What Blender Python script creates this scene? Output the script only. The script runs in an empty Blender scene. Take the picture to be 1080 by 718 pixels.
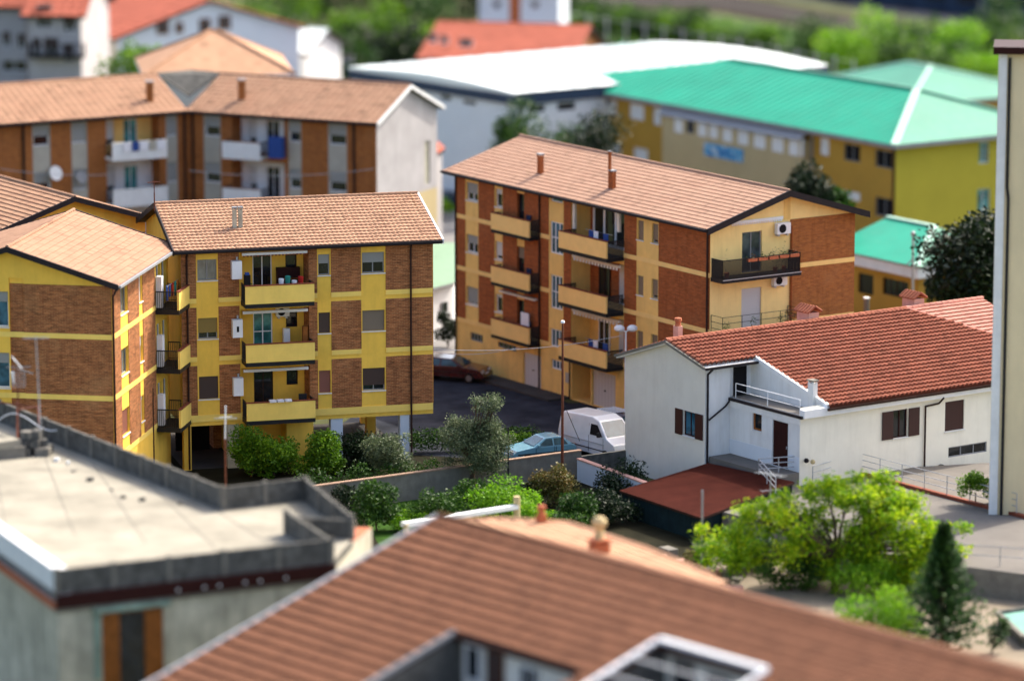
import bpy, bmesh, math, random
from mathutils import Vector
R=math.radians
sc=bpy.context.scene; COL=sc.collection
# ---------------------------------------------------------------- camera, sky, sun, exposure
FPX=4300.; CAMZ=46.7; PITCH=math.atan((359+450)/FPX)
cam=bpy.data.cameras.new('camera'); co=bpy.data.objects.new('camera',cam); COL.objects.link(co)
co.location=(0,0,CAMZ); co.rotation_euler=(R(90)-PITCH,0,0)
cam.sensor_width=36; cam.lens=FPX/1080*36; cam.clip_start=1; cam.clip_end=3000
cam.dof.use_dof=True; cam.dof.focus_distance=215; cam.dof.aperture_fstop=0.1433/1.35
sc.camera=co
AZ,EL=R(44),R(45)
w=bpy.data.worlds.new('World'); sc.world=w; w.use_nodes=True; nt=w.node_tree
sky=nt.nodes.new('ShaderNodeTexSky'); sky.sky_type='NISHITA'; sky.sun_disc=False
sky.sun_elevation=EL; sky.sun_rotation=R(90)-AZ; sky.dust_density=5.0; sky.ozone_density=0.2; sky.air_density=.8; sky.altitude=100
bg=nt.nodes['Background']; nt.links.new(sky.outputs[0],bg.inputs[0]); bg.inputs[1].default_value=0.15
sl=bpy.data.lights.new('sun','SUN'); sl.energy=2.25; sl.angle=R(.5); sl.color=(1,.93,.82)
so=bpy.data.objects.new('sun',sl); COL.objects.link(so)
so.rotation_euler=Vector((-math.cos(AZ)*math.cos(EL),-math.sin(AZ)*math.cos(EL),-math.sin(EL))).to_track_quat('-Z','Y').to_euler()
sc.view_settings.view_transform='Standard'; sc.view_settings.look='None'; sc.view_settings.gamma=1
sc.view_settings.use_curve_mapping=False; sc.view_settings.exposure=1.52
sc.cycles.max_bounces=6; sc.cycles.diffuse_bounces=4; sc.cycles.use_denoising=True

# ---------------------------------------------------------------- photograph -> place
CP,SP=math.cos(PITCH),math.sin(PITCH)
CAM=Vector((0,0,CAMZ))
def ray(px,py):
    a=(px-540)/FPX; b=(359-py)/FPX
    return Vector((a,CP+b*SP,-SP+b*CP))
def atz(px,py,z):
    r=ray(px,py); return CAM+r*((z-CAMZ)/r.z)
def aty(px,py,Y):
    r=ray(px,py); return CAM+r*(Y/r.y)
def hit(px,py,p0,n):
    r=ray(px,py); return CAM+r*((p0-CAM).dot(n)/r.dot(n))
class Fr:      # a vertical wall plane: u along it (left to right seen from outside), z up, d outward
    def __init__(s,o,ang=0,to=None):
        s.o=Vector((o[0],o[1]))
        s.u=(Vector((to[0],to[1]))-s.o).normalized() if to is not None else Vector((math.cos(R(ang)),math.sin(R(ang))))
        s.n=Vector((s.u.y,-s.u.x))
    def p(s,u,z,d=0):
        q=s.o+s.u*u+s.n*d; return Vector((q.x,q.y,z))
    def pix(s,px,py,d=0):
        r=ray(px,py); o=s.o+s.n*d
        t=o.dot(s.n)/(r.x*s.n.x+r.y*s.n.y); q=CAM+r*t
        return (Vector((q.x,q.y))-o).dot(s.u),q.z
    def rect(s,x0,y0,x1,y1,d=0):
        a=s.pix(x0,y0,d); b=s.pix(x1,y1,d); return a[0],b[0],b[1],a[1]
    def sub(s,u,d=0,turn=0):
        q=s.p(u,0,d); f=Fr(q); c,sn=math.cos(R(turn)),math.sin(R(turn))
        f.u=Vector((s.u.x*c-s.u.y*sn,s.u.x*sn+s.u.y*c)); f.n=Vector((f.u.y,-f.u.x)); return f

# ---------------------------------------------------------------- materials
MATS={}
def _new(name):
    m=bpy.data.materials.new(name); m.use_nodes=True; MATS[name]=m
    return m,m.node_tree,m.node_tree.nodes['Principled BSDF']
def _n(t,typ,**k):
    n=t.nodes.new(typ)
    for a,b in k.items():
        if a in n.inputs: n.inputs[a].default_value=b
        else: setattr(n,a,b)
    return n
def _mix(t,fac,a,b,mode='MIX'):
    n=t.nodes.new('ShaderNodeMix'); n.data_type='RGBA'; n.blend_type=mode
    for s,v in ((0,fac),(6,a),(7,b)):
        if isinstance(v,(float,int)): n.inputs[s].default_value=v
        elif isinstance(v,tuple): n.inputs[s].default_value=(*v[:3],1)
        else: t.links.new(v,n.inputs[s])
    return n.outputs[2]
def _ramp(t,src,stops):
    n=t.nodes.new('ShaderNodeValToRGB'); e=n.color_ramp.elements
    while len(e)<len(stops): e.new(.5)
    for x,(p,c) in zip(e,stops): x.position=p; x.color=(*c,1) if isinstance(c,tuple) else (c,c,c,1)
    t.links.new(src,n.inputs[0]); return n.outputs[0]
def _bump(t,b,h,s,dist=.02):
    n=_n(t,'ShaderNodeBump',Strength=s,Distance=dist); t.links.new(h,n.inputs['Height']); t.links.new(n.outputs[0],b.inputs['Normal'])
def plain(name,c,rough=.8,var=.18,scale=1.5,metal=0,stain=0,dirt=(.12,.1,.07),bump=0,spec=.15):
    m,t,b=_new(name); b.inputs['Roughness'].default_value=rough; b.inputs['Metallic'].default_value=metal
    b.inputs['Specular IOR Level'].default_value=spec
    tc=_n(t,'ShaderNodeTexCoord'); no=_n(t,'ShaderNodeTexNoise',Scale=scale,Detail=6,Roughness=.65)
    t.links.new(tc.outputs['Object'],no.inputs['Vector'])
    f=_ramp(t,no.outputs[0],[(.3,0.),(.7,1.)])
    col=_mix(t,f,tuple(x*(1-var) for x in c),tuple(min(1,x*(1+var*.6)) for x in c))
    if stain:      # vertical runs of dirt
        mp=_n(t,'ShaderNodeMapping'); mp.inputs['Scale'].default_value=(1.3,1.3,.16)
        t.links.new(tc.outputs['Object'],mp.inputs[0]); n2=_n(t,'ShaderNodeTexNoise',Scale=1.6,Detail=8,Roughness=.7); t.links.new(mp.outputs[0],n2.inputs['Vector'])
        g=_ramp(t,n2.outputs[0],[(.48,0.),(.72,float(stain))]); col=_mix(t,g,col,dirt)
    t.links.new(col,b.inputs['Base Color'])
    if bump:
        n3=_n(t,'ShaderNodeTexNoise',Scale=scale*9,Detail=4); t.links.new(tc.outputs['Object'],n3.inputs['Vector']); _bump(t,b,n3.outputs[0],bump)
    return m
def brickm(name,c1,c2,mortar,bw=.27,bh=.085,var=.5):
    m,t,b=_new(name); b.inputs['Roughness'].default_value=.85; b.inputs['Specular IOR Level'].default_value=.15
    uv=_n(t,'ShaderNodeUVMap'); br=_n(t,'ShaderNodeTexBrick',Scale=1.,**{'Mortar Size':.009,'Brick Width':bw,'Row Height':bh,'Bias':-.1})
    br.inputs['Color1'].default_value=(*c1,1); br.inputs['Color2'].default_value=(*c2,1); br.inputs['Mortar'].default_value=(*mortar,1)
    t.links.new(uv.outputs[0],br.inputs['Vector'])
    mp=_n(t,'ShaderNodeMapping'); mp.inputs['Scale'].default_value=(1.1,5.5,1); t.links.new(uv.outputs[0],mp.inputs[0])
    no=_n(t,'ShaderNodeTexNoise',Scale=1.4,Detail=6,Roughness=.75); t.links.new(mp.outputs[0],no.inputs['Vector'])
    g=_ramp(t,no.outputs[0],[(.3,1-var),(.72,1+var*.9)])
    col=_mix(t,1.,br.outputs[0],g,'MULTIPLY')
    m2=_n(t,'ShaderNodeMapping'); m2.inputs['Scale'].default_value=(1.6,.22,1); t.links.new(uv.outputs[0],m2.inputs[0]); n2=_n(t,'ShaderNodeTexNoise',Scale=1.3,Detail=7,Roughness=.7); t.links.new(m2.outputs[0],n2.inputs['Vector'])
    col=_mix(t,_ramp(t,n2.outputs[0],[(.5,0.),(.75,.55)]),col,tuple(x*.45 for x in c2)); n3=_n(t,'ShaderNodeTexNoise',Scale=.55,Detail=6); t.links.new(uv.outputs[0],n3.inputs['Vector'])
    col=_mix(t,_ramp(t,n3.outputs[0],[(.55,0.),(.75,.3)]),col,tuple(min(1,x*1.25) for x in mortar)); t.links.new(col,b.inputs['Base Color'])
    _bump(t,b,br.outputs['Fac'],-.5,.01); return m
def tilem(name,c,var=.25,lich=.35,lc=(.10,.07,.05),rough=.8):
    m,t,b=_new(name); b.inputs['Roughness'].default_value=rough; b.inputs['Specular IOR Level'].default_value=.08
    uv=_n(t,'ShaderNodeUVMap'); fl=_n(t,'ShaderNodeVectorMath',operation='FLOOR'); t.links.new(uv.outputs[0],fl.inputs[0])
    wn=_n(t,'ShaderNodeTexWhiteNoise',noise_dimensions='2D'); t.links.new(fl.outputs[0],wn.inputs['Vector'])
    col=_ramp(t,wn.outputs[0],[(0.,tuple(x*(1-var) for x in c)),(.06,tuple(x*(1-var*.55) for x in c)),(.5,c),(.93,tuple(min(1,x*(1+var*.5)) for x in c)),(.99,tuple(x*.72 for x in c))])
    tc=_n(t,'ShaderNodeTexCoord'); no=_n(t,'ShaderNodeTexNoise',Scale=.7,Detail=8,Roughness=.72); t.links.new(tc.outputs['Object'],no.inputs['Vector'])
    g=_ramp(t,no.outputs[0],[(.5,0.),(.75,lich)]); col=_mix(t,g,col,lc); t.links.new(col,b.inputs['Base Color']); return m
def leafm(name,cols,trans=.25):
    m,t,b=_new(name); b.inputs['Roughness'].default_value=.55; b.inputs['Specular IOR Level'].default_value=.25
    uv=_n(t,'ShaderNodeUVMap'); sx=_n(t,'ShaderNodeSeparateXYZ'); t.links.new(uv.outputs[0],sx.inputs[0])
    k=len(cols); col=_ramp(t,sx.outputs[0],[(i/max(1,k-1),c) for i,c in enumerate(cols)]); t.links.new(col,b.inputs['Base Color'])
    tr=_n(t,'ShaderNodeBsdfTranslucent'); t.links.new(col,tr.inputs[0]); ms=_n(t,'ShaderNodeMixShader'); ms.inputs[0].default_value=trans
    t.links.new(b.outputs[0],ms.inputs[1]); t.links.new(tr.outputs[0],ms.inputs[2])
    t.links.new(ms.outputs[0],t.nodes['Material Output'].inputs[0]); return m
def slat(name,c,period=.055,depth=.35,vert=False):
    m,t,b=_new(name); b.inputs['Roughness'].default_value=.5
    uv=_n(t,'ShaderNodeUVMap'); wv=_n(t,'ShaderNodeTexWave',Scale=1/period/3.1416*.5*3.1416/1.0,bands_direction='X' if vert else 'Y'); t.links.new(uv.outputs[0],wv.inputs['Vector'])
    col=_mix(t,wv.outputs[1],tuple(x*(1-depth) for x in c),c); t.links.new(col,b.inputs['Base Color']); return m
plain('yellow',(.89,.555,.085),.85,.08,1.2,stain=.18,dirt=(.36,.22,.05))
plain('yellow_band',(.90,.64,.15),.85,.07,1.2,stain=.12,dirt=(.4,.27,.08))
plain('pale_yellow',(.90,.66,.26),.85,.07,1.2,stain=.2,dirt=(.4,.27,.1))
plain('amber',(.82,.53,.165),.85,.10,1.2,stain=.25,dirt=(.34,.2,.08))
plain('amber_band',(.86,.57,.2),.85,.08,1.2)
brickm('brick_brown',(.36,.125,.045),(.21,.072,.027),(.40,.22,.10),var=.62)
brickm('brick_red',(.37,.10,.026),(.27,.072,.02),(.25,.11,.05),var=.35)
brickm('brick_orange',(.36,.125,.03),(.26,.085,.024),(.3,.14,.06),var=.3)
tilem('tile_peach',(0.3326,0.196,0.124),.20,.45,(.27,.12,.075))
tilem('tile_rose',(0.3589,0.2182,0.1503),.14,.4,(.25,.12,.08))
tilem('tile_red',(0.3036,0.1086,0.0644),.3,.3,(.24,.06,.035))
tilem('tile_red_sunlit',(0.4675,0.2125,0.1615),.25,.2,(.3,.12,.09))  # lighter copy of the red tile: the sunny side's brightness is in the colour
tilem('tile_brown',(0.1702,0.07568,0.04212),.22,.6,(.13,.06,.035))
tilem('tile_pale',(0.425,0.2465,0.1487),.15,.4,(.35,.22,.14))
tilem('tile_far_red',(0.357,0.102,0.06375),.2,.4,(.3,.1,.07))
plain('tile_gap_shade',(.10,.03,.018),.9,.3,3); plain('tile_lip_shade',(.29,.125,.075),.9,.25,3)  # shade in tile ends and under courses, painted into the riser colours
plain('white',(.74,.75,.74),.7,.08,2,stain=.2,dirt=(.45,.43,.38))
plain('cream_render',(0.7128,0.6912,0.6048),.85,.08,.5,stain=.12,dirt=(.40,.36,.26))
plain('cream_front',(.84,.81,.69),.85,.06,.8,stain=.2,dirt=(.5,.46,.36))
plain('white_render',(.72,.74,.74),.85,.08,.8,stain=.3,dirt=(.45,.44,.4))
plain('stone_shade_grey',(.42,.40,.40),.85,.15,.6,stain=.3,dirt=(.25,.22,.2))
plain('blue_white',(.62,.68,.74),.8,.05,.6)
plain('beige',(0.728,0.6075,0.377),.85,.07,.5,stain=.15,dirt=(.4,.35,.22))
plain('grey_wall',(.50,.47,.36),.9,.3,.9,stain=.7,dirt=(.17,.17,.13),spec=.06)
plain('concrete',(0.187,0.1744,0.1473),.9,.25,2,stain=.5,dirt=(.13,.12,.1),bump=.3)
plain('dark_concrete',(.115,.112,.10),.9,.5,2.5,stain=.6,dirt=(.05,.05,.05),bump=.3,spec=.06)
plain('terrace_cement',(0.2937,0.2725,0.2172),.9,.30,.45,stain=0,bump=.2,spec=.06)
plain('black_metal',(.018,.018,.02),.45,.1,3)
plain('dark_brown',(.035,.016,.012),.5,.2,3)
plain('verge_dark',(.022,.018,.02),.6,.2,3)
plain('red_brown',(.03,.006,.005),.55,.25,5)
plain('coping',(.20,.055,.03),.7,.3,3)
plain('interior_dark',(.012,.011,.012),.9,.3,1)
plain('grey_panel',(.40,.38,.32),.8,.12,1)
plain('white_metal',(.78,.79,.80),.4,.05,3)
plain('galv',(.42,.43,.44),.45,.2,4,metal=.3)
plain('rust',(.14,.045,.025),.7,.4,6)
plain('wood',(.25,.085,.018),.6,.4,4)
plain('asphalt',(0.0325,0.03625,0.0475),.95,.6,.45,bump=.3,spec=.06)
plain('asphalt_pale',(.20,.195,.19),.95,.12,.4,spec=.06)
plain('pavement',(.06,.056,.052),.95,.25,.8,stain=0,spec=.06)
plain('soil',(.018,.017,.009),.95,.4,.7,spec=.06)
plain('land',(.085,.095,.04),.95,.4,.12,spec=.06)
plain('lawn',(.03,.075,.010),.95,.45,.9,spec=.06)
plain('dust',(0.224,0.188,0.14),.95,.3,.35,spec=.06)
plain('tiled_yard',(0.16,0.148,0.132),.9,.15,.6,spec=.06)
plain('ballast',(.022,.016,.013),.95,.3,.3,spec=.06)
plain('lintel',(.24,.34,.27),.9,.4,2,stain=.7,dirt=(.2,.19,.14))
plain('teal',(.16,.33,.27),.5,.15,.8)
plain('red_deck',(.048,.012,.008),.95,.3,.8,spec=.03)
plain('net_dark',(.006,.018,.022),.8,.4,2)
plain('green_roof',(0.0066,0.285,0.1762),.5,.16,.22,stain=.35,dirt=(.06,.27,.17))
plain('green_roof_sunlit',(0.049,0.234,0.156),.5,.16,.22,stain=.35,dirt=(.12,.24,.17))  # paler copy of the roof green: sunlight put into the colour
plain('mint_trim',(.40,.62,.50),.5,.05,1)
plain('white_roof',(.72,.78,.76),.5,.03,.3)
plain('navy_fascia',(.035,.055,.095),.5,.1,1)
plain('ochre',(.46,.265,.045),.85,.1,.4)
plain('lemon',(0.448,0.376,0.044),.85,.08,.4)
plain('sand',(.48,.385,.21),.85,.08,.5)
plain('grey_metal',(.26,.265,.27),.5,.15,1)
plain('pale_green_roof',(.17,.27,.17),.6,.08,1)
plain('wall_cap',(.30,.20,.14),.85,.3,3)
plain('pink_render',(.60,.34,.27),.85,.15,3)
plain('terracotta',(.42,.13,.06),.7,.25,6)
plain('blue_cloth',(.03,.07,.25),.8,.2,6); plain('red_cloth',(.38,.02,.015),.8,.2,6)
plain('teal_cloth',(.03,.22,.18),.8,.2,6); plain('white_cloth',(.75,.75,.78),.8,.1,6); plain('orange_cloth',(.5,.16,.03),.8,.2,6)
plain('awning_cloth',(.68,.62,.52),.8,.12,8)
plain('trunk',(.085,.06,.04),.9,.4,6,bump=.5); plain('trunk_pale',(.20,.17,.13),.9,.3,6,bump=.5)
plain('tyre',(.012,.012,.012),.8,.1,3); plain('rim',(.35,.35,.36),.3,.1,3,metal=.7)
def paint(name,c,r=.25):
    m,t,b=_new(name); b.inputs['Base Color'].default_value=(*c,1); b.inputs['Roughness'].default_value=r; b.inputs['Coat Weight'].default_value=.6; b.inputs['Coat Roughness'].default_value=.08
    tc=_n(t,'ShaderNodeTexCoord'); no=_n(t,'ShaderNodeTexNoise',Scale=2.,Detail=6); t.links.new(tc.outputs['Object'],no.inputs['Vector'])
    t.links.new(_mix(t,_ramp(t,no.outputs[0],[(.4,0.),(.8,.35)]),c,tuple(x*.55+.06 for x in c)),b.inputs['Base Color'])
paint('paint_blue',(.13,.31,.40)); paint('paint_white',(.72,.74,.76)); paint('paint_red',(.055,.005,.005)); paint('paint_navy',(.02,.035,.08)); paint('paint_grey',(.12,.13,.14)); paint('paint_silver',(.42,.44,.45))
def glass(name,c,r=.06):
    m,t,b=_new(name); b.inputs['Roughness'].default_value=r; b.inputs['Specular IOR Level'].default_value=.6
    tc=_n(t,'ShaderNodeTexCoord'); no=_n(t,'ShaderNodeTexNoise',Scale=1.6,Detail=3); t.links.new(tc.outputs['Object'],no.inputs['Vector'])
    t.links.new(_mix(t,_ramp(t,no.outputs[0],[(.35,0.),(.65,1.)]),tuple(x*.5 for x in c),tuple(x*1.5 for x in c)),b.inputs['Base Color'])
glass('glass',(.012,.016,.020)); glass('glass_curtain',(.05,.07,.075),.12); glass('glass_blue',(.03,.10,.15)); glass('glass_teal',(.04,.20,.20),.15); glass('car_glass',(.03,.07,.085),.04)
slat('shutter_grey',(.30,.31,.30)); slat('shutter_brown',(.055,.028,.022)); slat('shutter_tan',(.20,.155,.11)); slat('shutter_olive',(.27,.18,.035)); slat('shutter_rose',(.24,.085,.06)); slat('shutter_white',(.62,.62,.60)); slat('shutter_red',(.04,.005,.004))
slat('garage_white',(.55,.54,.52),.5,.12,True); slat('net_slats',(.012,.03,.035),1.2,.6,True)
leafm('leaf_bright',[(0.012,0.04,0.0032),(0.072,0.176,0.008),(0.136,0.272,0.012),(0.224,0.36,0.016)],.4)
leafm('leaf_lime',[(0.0285,0.095,0.0038),(0.152,0.323,0.0057),(0.361,0.513,0.0095),(0.589,0.608,0.0285)],.5)
leafm('leaf_mid',[(0.006,0.0225,0.00375),(0.0188,0.06,0.00675),(0.0413,0.105,0.00975),(0.075,0.158,0.0135)],.25)
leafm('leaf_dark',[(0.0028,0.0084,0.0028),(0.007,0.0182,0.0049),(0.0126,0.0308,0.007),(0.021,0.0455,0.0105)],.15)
leafm('leaf_olive',[(0.04,0.06,0.028),(0.08,0.112,0.052),(0.136,0.176,0.088),(0.208,0.248,0.144)],.3)
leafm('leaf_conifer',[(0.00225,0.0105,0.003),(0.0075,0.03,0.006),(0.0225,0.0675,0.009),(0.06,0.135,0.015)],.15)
leafm('leaf_fresh',[(0.045,0.144,0.0054),(0.117,0.288,0.009),(0.198,0.396,0.0135),(0.288,0.45,0.027)],.45)
leafm('leaf_red',[(.10,.01,.01),(.16,.03,.02),(.05,.09,.02),(.03,.06,.015)])
leafm('leaf_dry',[(.10,.07,.02),(.16,.11,.03),(.09,.11,.02),(.20,.16,.05)])

# ---------------------------------------------------------------- mesh helper
Z=Vector((0,0,1))
class MB:
    def __init__(s): s.v=[]; s.f=[]; s.m=[]; s.uv=[]; s.names=[]; s.smooth=False; s.mods=[]
    def mi(s,m):
        if m not in s.names: s.names.append(m)
        return s.names.index(m)
    def poly(s,pts,m,uv=None):
        pts=[Vector(p) for p in pts]; i=len(s.v); s.v+=pts; s.f.append(list(range(i,i+len(pts)))); s.m.append(s.mi(m))
        if uv is None:
            n=Vector((0,0,0))
            for k in range(len(pts)):
                a,b=pts[k],pts[(k+1)%len(pts)]; n+=a.cross(b)
            if n.length<1e-9: n=Vector((0,0,1))
            n.normalize()
            if abs(n.z)>.8: uv=[(p.x,p.y) for p in pts]
            else:
                t=Z.cross(n).normalized(); uv=[(p.dot(t),p.z) for p in pts]
        s.uv+=uv
    def obox(s,o,a,b,c,m):
        o=Vector(o); P=[o,o+a,o+a+b,o+b,o+c,o+a+c,o+a+b+c,o+b+c]
        fl=a.cross(b).dot(c)<0
        for q in ((3,2,1,0),(4,5,6,7),(0,1,5,4),(1,2,6,5),(2,3,7,6),(3,0,4,7)):
            s.poly([P[k] for k in (q[::-1] if fl else q)],m)
    def box(s,F,u0,u1,z0,z1,d0,d1,m):
        o=F.p(u0,z0,d0); s.obox(o,F.p(u1,z0,d0)-o,F.p(u0,z0,d1)-o,Vector((0,0,z1-z0)),m)
    def cbox(s,c,sx,sy,sz,m,rot=0):      # stands on c
        a=Vector((math.cos(rot),math.sin(rot),0)); b=Vector((-a.y,a.x,0)); s.obox(Vector(c)-a*sx/2-b*sy/2,a*sx,b*sy,Z*sz,m)
    def prism(s,pts,z0,z1,m,mt=None,mb=None):
        pts=[Vector((p[0],p[1])) for p in pts]
        ar=sum(pts[i].x*pts[(i+1)%len(pts)].y-pts[(i+1)%len(pts)].x*pts[i].y for i in range(len(pts)))
        if ar<0: pts=pts[::-1]
        s.poly([(p.x,p.y,z1) for p in pts],mt or m); s.poly([(p.x,p.y,z0) for p in pts[::-1]],mb or m)
        for i in range(len(pts)):
            a,b=pts[i],pts[(i+1)%len(pts)]; s.poly([(a.x,a.y,z0),(b.x,b.y,z0),(b.x,b.y,z1),(a.x,a.y,z1)],m)
    def slab(s,pts,th,m,mt=None):        # planar polygon given in 3-D, thickened downward
        pts=[Vector(p) for p in pts]; n=(pts[1]-pts[0]).cross(pts[2]-pts[1])
        if n.z<0: pts=pts[::-1]
        lo=[p-Z*th for p in pts]
        s.poly(pts,mt or m); s.poly(lo[::-1],m)
        for i in range(len(pts)):
            j=(i+1)%len(pts); s.poly([lo[i],lo[j],pts[j],pts[i]],m)
    def tube(s,p0,p1,r,m,n=6,r1=None,cap=True):
        p0,p1=Vector(p0),Vector(p1); r1=r if r1 is None else r1; d=(p1-p0)
        if d.length<1e-6: return
        d.normalize(); a=d.orthogonal().normalized(); b=d.cross(a)
        A=[p0+(a*math.cos(6.2832*k/n)+b*math.sin(6.2832*k/n))*r for k in range(n)]; B=[p1+(a*math.cos(6.2832*k/n)+b*math.sin(6.2832*k/n))*r1 for k in range(n)]
        for k in range(n):
            j=(k+1)%n; s.poly([A[k],A[j],B[j],B[k]],m)
        if cap: s.poly(A[::-1],m); s.poly(B,m)
    def path(s,pts,r,m,n=6):
        for a,b in zip(pts,pts[1:]): s.tube(a,b,r,m,n)
    def beam(s,p0,p1,w,h,m):             # bar with rectangular section
        p0,p1=Vector(p0),Vector(p1); d=p1-p0; a=Z.cross(d)
        a=Vector((1,0,0)) if a.length<1e-6 else a.normalized(); c=d.cross(a).normalized()
        s.obox(p0-a*w/2-c*h/2,d,a*w,c*h,m)
    def lathe(s,c,prof,m,n=12):
        c=Vector(c)
        for (r0,z0),(r1,z1) in zip(prof,prof[1:]):
            for k in range(n):
                a,b=6.2832*k/n,6.2832*(k+1)/n
                q=[c+Vector((r0*math.cos(a),r0*math.sin(a),z0)),c+Vector((r0*math.cos(b),r0*math.sin(b),z0)),c+Vector((r1*math.cos(b),r1*math.sin(b),z1)),c+Vector((r1*math.cos(a),r1*math.sin(a),z1))]
                if r0<1e-4: q=q[1:]
                elif r1<1e-4: q=q[:3]
                s.poly(q,m)
    def build(s,name,parent=None,**props):
        if not s.f: return None
        off=Vector((0,0,0)); p=parent
        while p is not None: off+=p.location; p=p.parent
        if parent is None and 'loc' not in props:
            xs=[v.x for v in s.v]; ys=[v.y for v in s.v]; off=Vector(((min(xs)+max(xs))/2,(min(ys)+max(ys))/2,min(v.z for v in s.v)))
        me=bpy.data.meshes.new(name); me.from_pydata([v-off for v in s.v],[],s.f)
        for n in s.names: me.materials.append(MATS[n])
        me.polygons.foreach_set('material_index',s.m)
        ul=me.uv_layers.new(name='UVMap'); ul.data.foreach_set('uv',[x for q in s.uv for x in q])
        if s.smooth: me.polygons.foreach_set('use_smooth',[True]*len(s.f))
        o=bpy.data.objects.new(name,me); COL.objects.link(o)
        if parent is None: o.location=off
        else: o.parent=parent
        for k,v in props.items():
            if v is not None: o[k]=v
        return o
def thing(name,label,cat,loc,group=None):
    o=bpy.data.objects.new(name,None); o.empty_display_size=.3; COL.objects.link(o); o.location=Vector(loc)
    o['label']=label; o['category']=cat
    if group: o['group']=group
    return o
def single(mb,name,label,cat,group=None): return mb.build(name,None,label=label,category=cat,group=group)
def struct(mb,name): return mb.build(name,None,kind='structure')

# ---------------------------------------------------------------- building helpers
def facade(mb,F,u0,u1,z0,z1,base,layers):
    us={u0,u1}; zs={z0,z1}
    for l in layers:
        for x in l[:2]:
            if u0<x<u1: us.add(x)
        for x in l[2:4]:
            if z0<x<z1: zs.add(x)
    def uniq(a):
        a=sorted(a); o=[a[0]]
        for x in a[1:]:
            if x-o[-1]>.004: o.append(x)
        return o
    us,zs=uniq(us),uniq(zs); nu,nz=len(us)-1,len(zs)-1; D=[[0.]*nz for _ in range(nu)]; M=[[base]*nz for _ in range(nu)]
    for i in range(nu):
        for j in range(nz):
            cu,cz=(us[i]+us[i+1])/2,(zs[j]+zs[j+1])/2
            for l in layers:
                if l[0]<cu<l[1] and l[2]<cz<l[3]: D[i][j],M[i][j]=l[4],l[5]
    P=F.p
    for i in range(nu):
        for j in range(nz):
            d=D[i][j]
            if M[i][j]: mb.poly([P(us[i],zs[j],d),P(us[i+1],zs[j],d),P(us[i+1],zs[j+1],d),P(us[i],zs[j+1],d)],M[i][j])
            for (i2,j2,side) in ((i+1,j,0),(i,j+1,1)):
                inb=i2<nu and j2<nz; d2=D[i2][j2] if inb else 0.; m2=M[i2][j2] if inb else None
                if abs(d-d2)<1e-6: continue
                m=M[i][j] if d>d2 else m2
                m=m or M[i][j] or m2 or base
                if side==0: q=[P(us[i+1],zs[j],d),P(us[i+1],zs[j],d2),P(us[i+1],zs[j+1],d2),P(us[i+1],zs[j+1],d)]
                else: q=[P(us[i],zs[j+1],d),P(us[i+1],zs[j+1],d),P(us[i+1],zs[j+1],d2),P(us[i],zs[j+1],d2)]
                mb.poly(q,m)
            if i==0 and abs(d)>1e-6: mb.poly([P(us[0],zs[j],0),P(us[0],zs[j],d),P(us[0],zs[j+1],d),P(us[0],zs[j+1],0)],M[i][j] or base)
            if j==0 and abs(d)>1e-6: mb.poly([P(us[i],zs[0],0),P(us[i+1],zs[0],0),P(us[i+1],zs[0],d),P(us[i],zs[0],d)],M[i][j] or base)
def window(par,F,u0,u1,z0,z1,d=-.2,sh=0.,shm='shutter_grey',fm='white_metal',pm='glass',nv=1,nh=0,sill=True,name='window',fw=.06):
    f=MB(); t=.07
    f.box(F,u0,u0+fw,z0,z1,d,d+t,fm); f.box(F,u1-fw,u1,z0,z1,d,d+t,fm); f.box(F,u0+fw,u1-fw,z0,z0+fw,d,d+t,fm); f.box(F,u0+fw,u1-fw,z1-fw,z1,d,d+t,fm)
    for k in range(nv):
        c=u0+(u1-u0)*(k+1)/(nv+1); f.box(F,c-fw*.5,c+fw*.5,z0+fw,z1-fw,d,d+t-.004,fm)
    for k in range(nh):
        c=z0+(z1-z0)*(k+1)/(nh+1); f.box(F,u0+fw,u1-fw,c-fw*.4,c+fw*.4,d,d+t-.008,fm)
    o=f.build(name,par)
    if sh<.98:
        g=MB(); g.box(F,u0+.02,u1-.02,z0+.02,z1-.02,d-.02,d+.03,pm); g.build('pane',o)
    if sh>0:
        g=MB(); g.box(F,u0+.012,u1-.012,z1-(z1-z0-.02)*sh,z1-.005,d+t+.01,d+t+.035,shm); g.build('shutter',o)
    if sill:
        g=MB(); g.box(F,u0-.05,u1+.05,z0-.05,z0-.004,-.1 if d>-.5 else d,.07 if d>-.5 else d+.2,'white'); g.build('sill',o)
    return o
def openleaf(par,F,u0,u1,z0,z1,d=0.,m='shutter_red',ang=0):     # a shutter leaf folded back against the wall
    g=MB(); g.box(F,u0,u1,z0,z1,d+.03,d+.075,m); g.build('shutter_leaf',par)
def balcony(par,F,u0,u1,zf,dep,d0=0.,pm='yellow_band',sides='bars',solid=True,h=.95,slabm='black_metal',th=.2,cop='coping',sp=.1):
    s=MB(); s.box(F,u0,u1,zf-th,zf,d0,d0+dep,slabm); o=s.build('balcony',par)
    a=MB()
    if solid:
        a.box(F,u0+.005,u1-.005,zf+.002,zf+h,d0+dep-.1,d0+dep+.012,pm); a.build('parapet',o)
        a=MB(); a.box(F,u0-.02,u1+.02,zf+h+.002,zf+h+.05,d0+dep-.14,d0+dep+.04,cop); a.build('coping',o)
    else:
        bars(a,F.p(u0+.03,zf,d0+dep-.04),F.p(u1-.03,zf,d0+dep-.04),h,.11,'black_metal'); a.build('railing',o)
    for u in (u0+.03,u1-.03):
        a=MB(); bars(a,F.p(u,zf,d0+.05),F.p(u,zf,d0+dep-.14),h,sp,'black_metal',pr=.016 if sides=='bars' else .024); a.build('railing',o)
    return o
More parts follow.
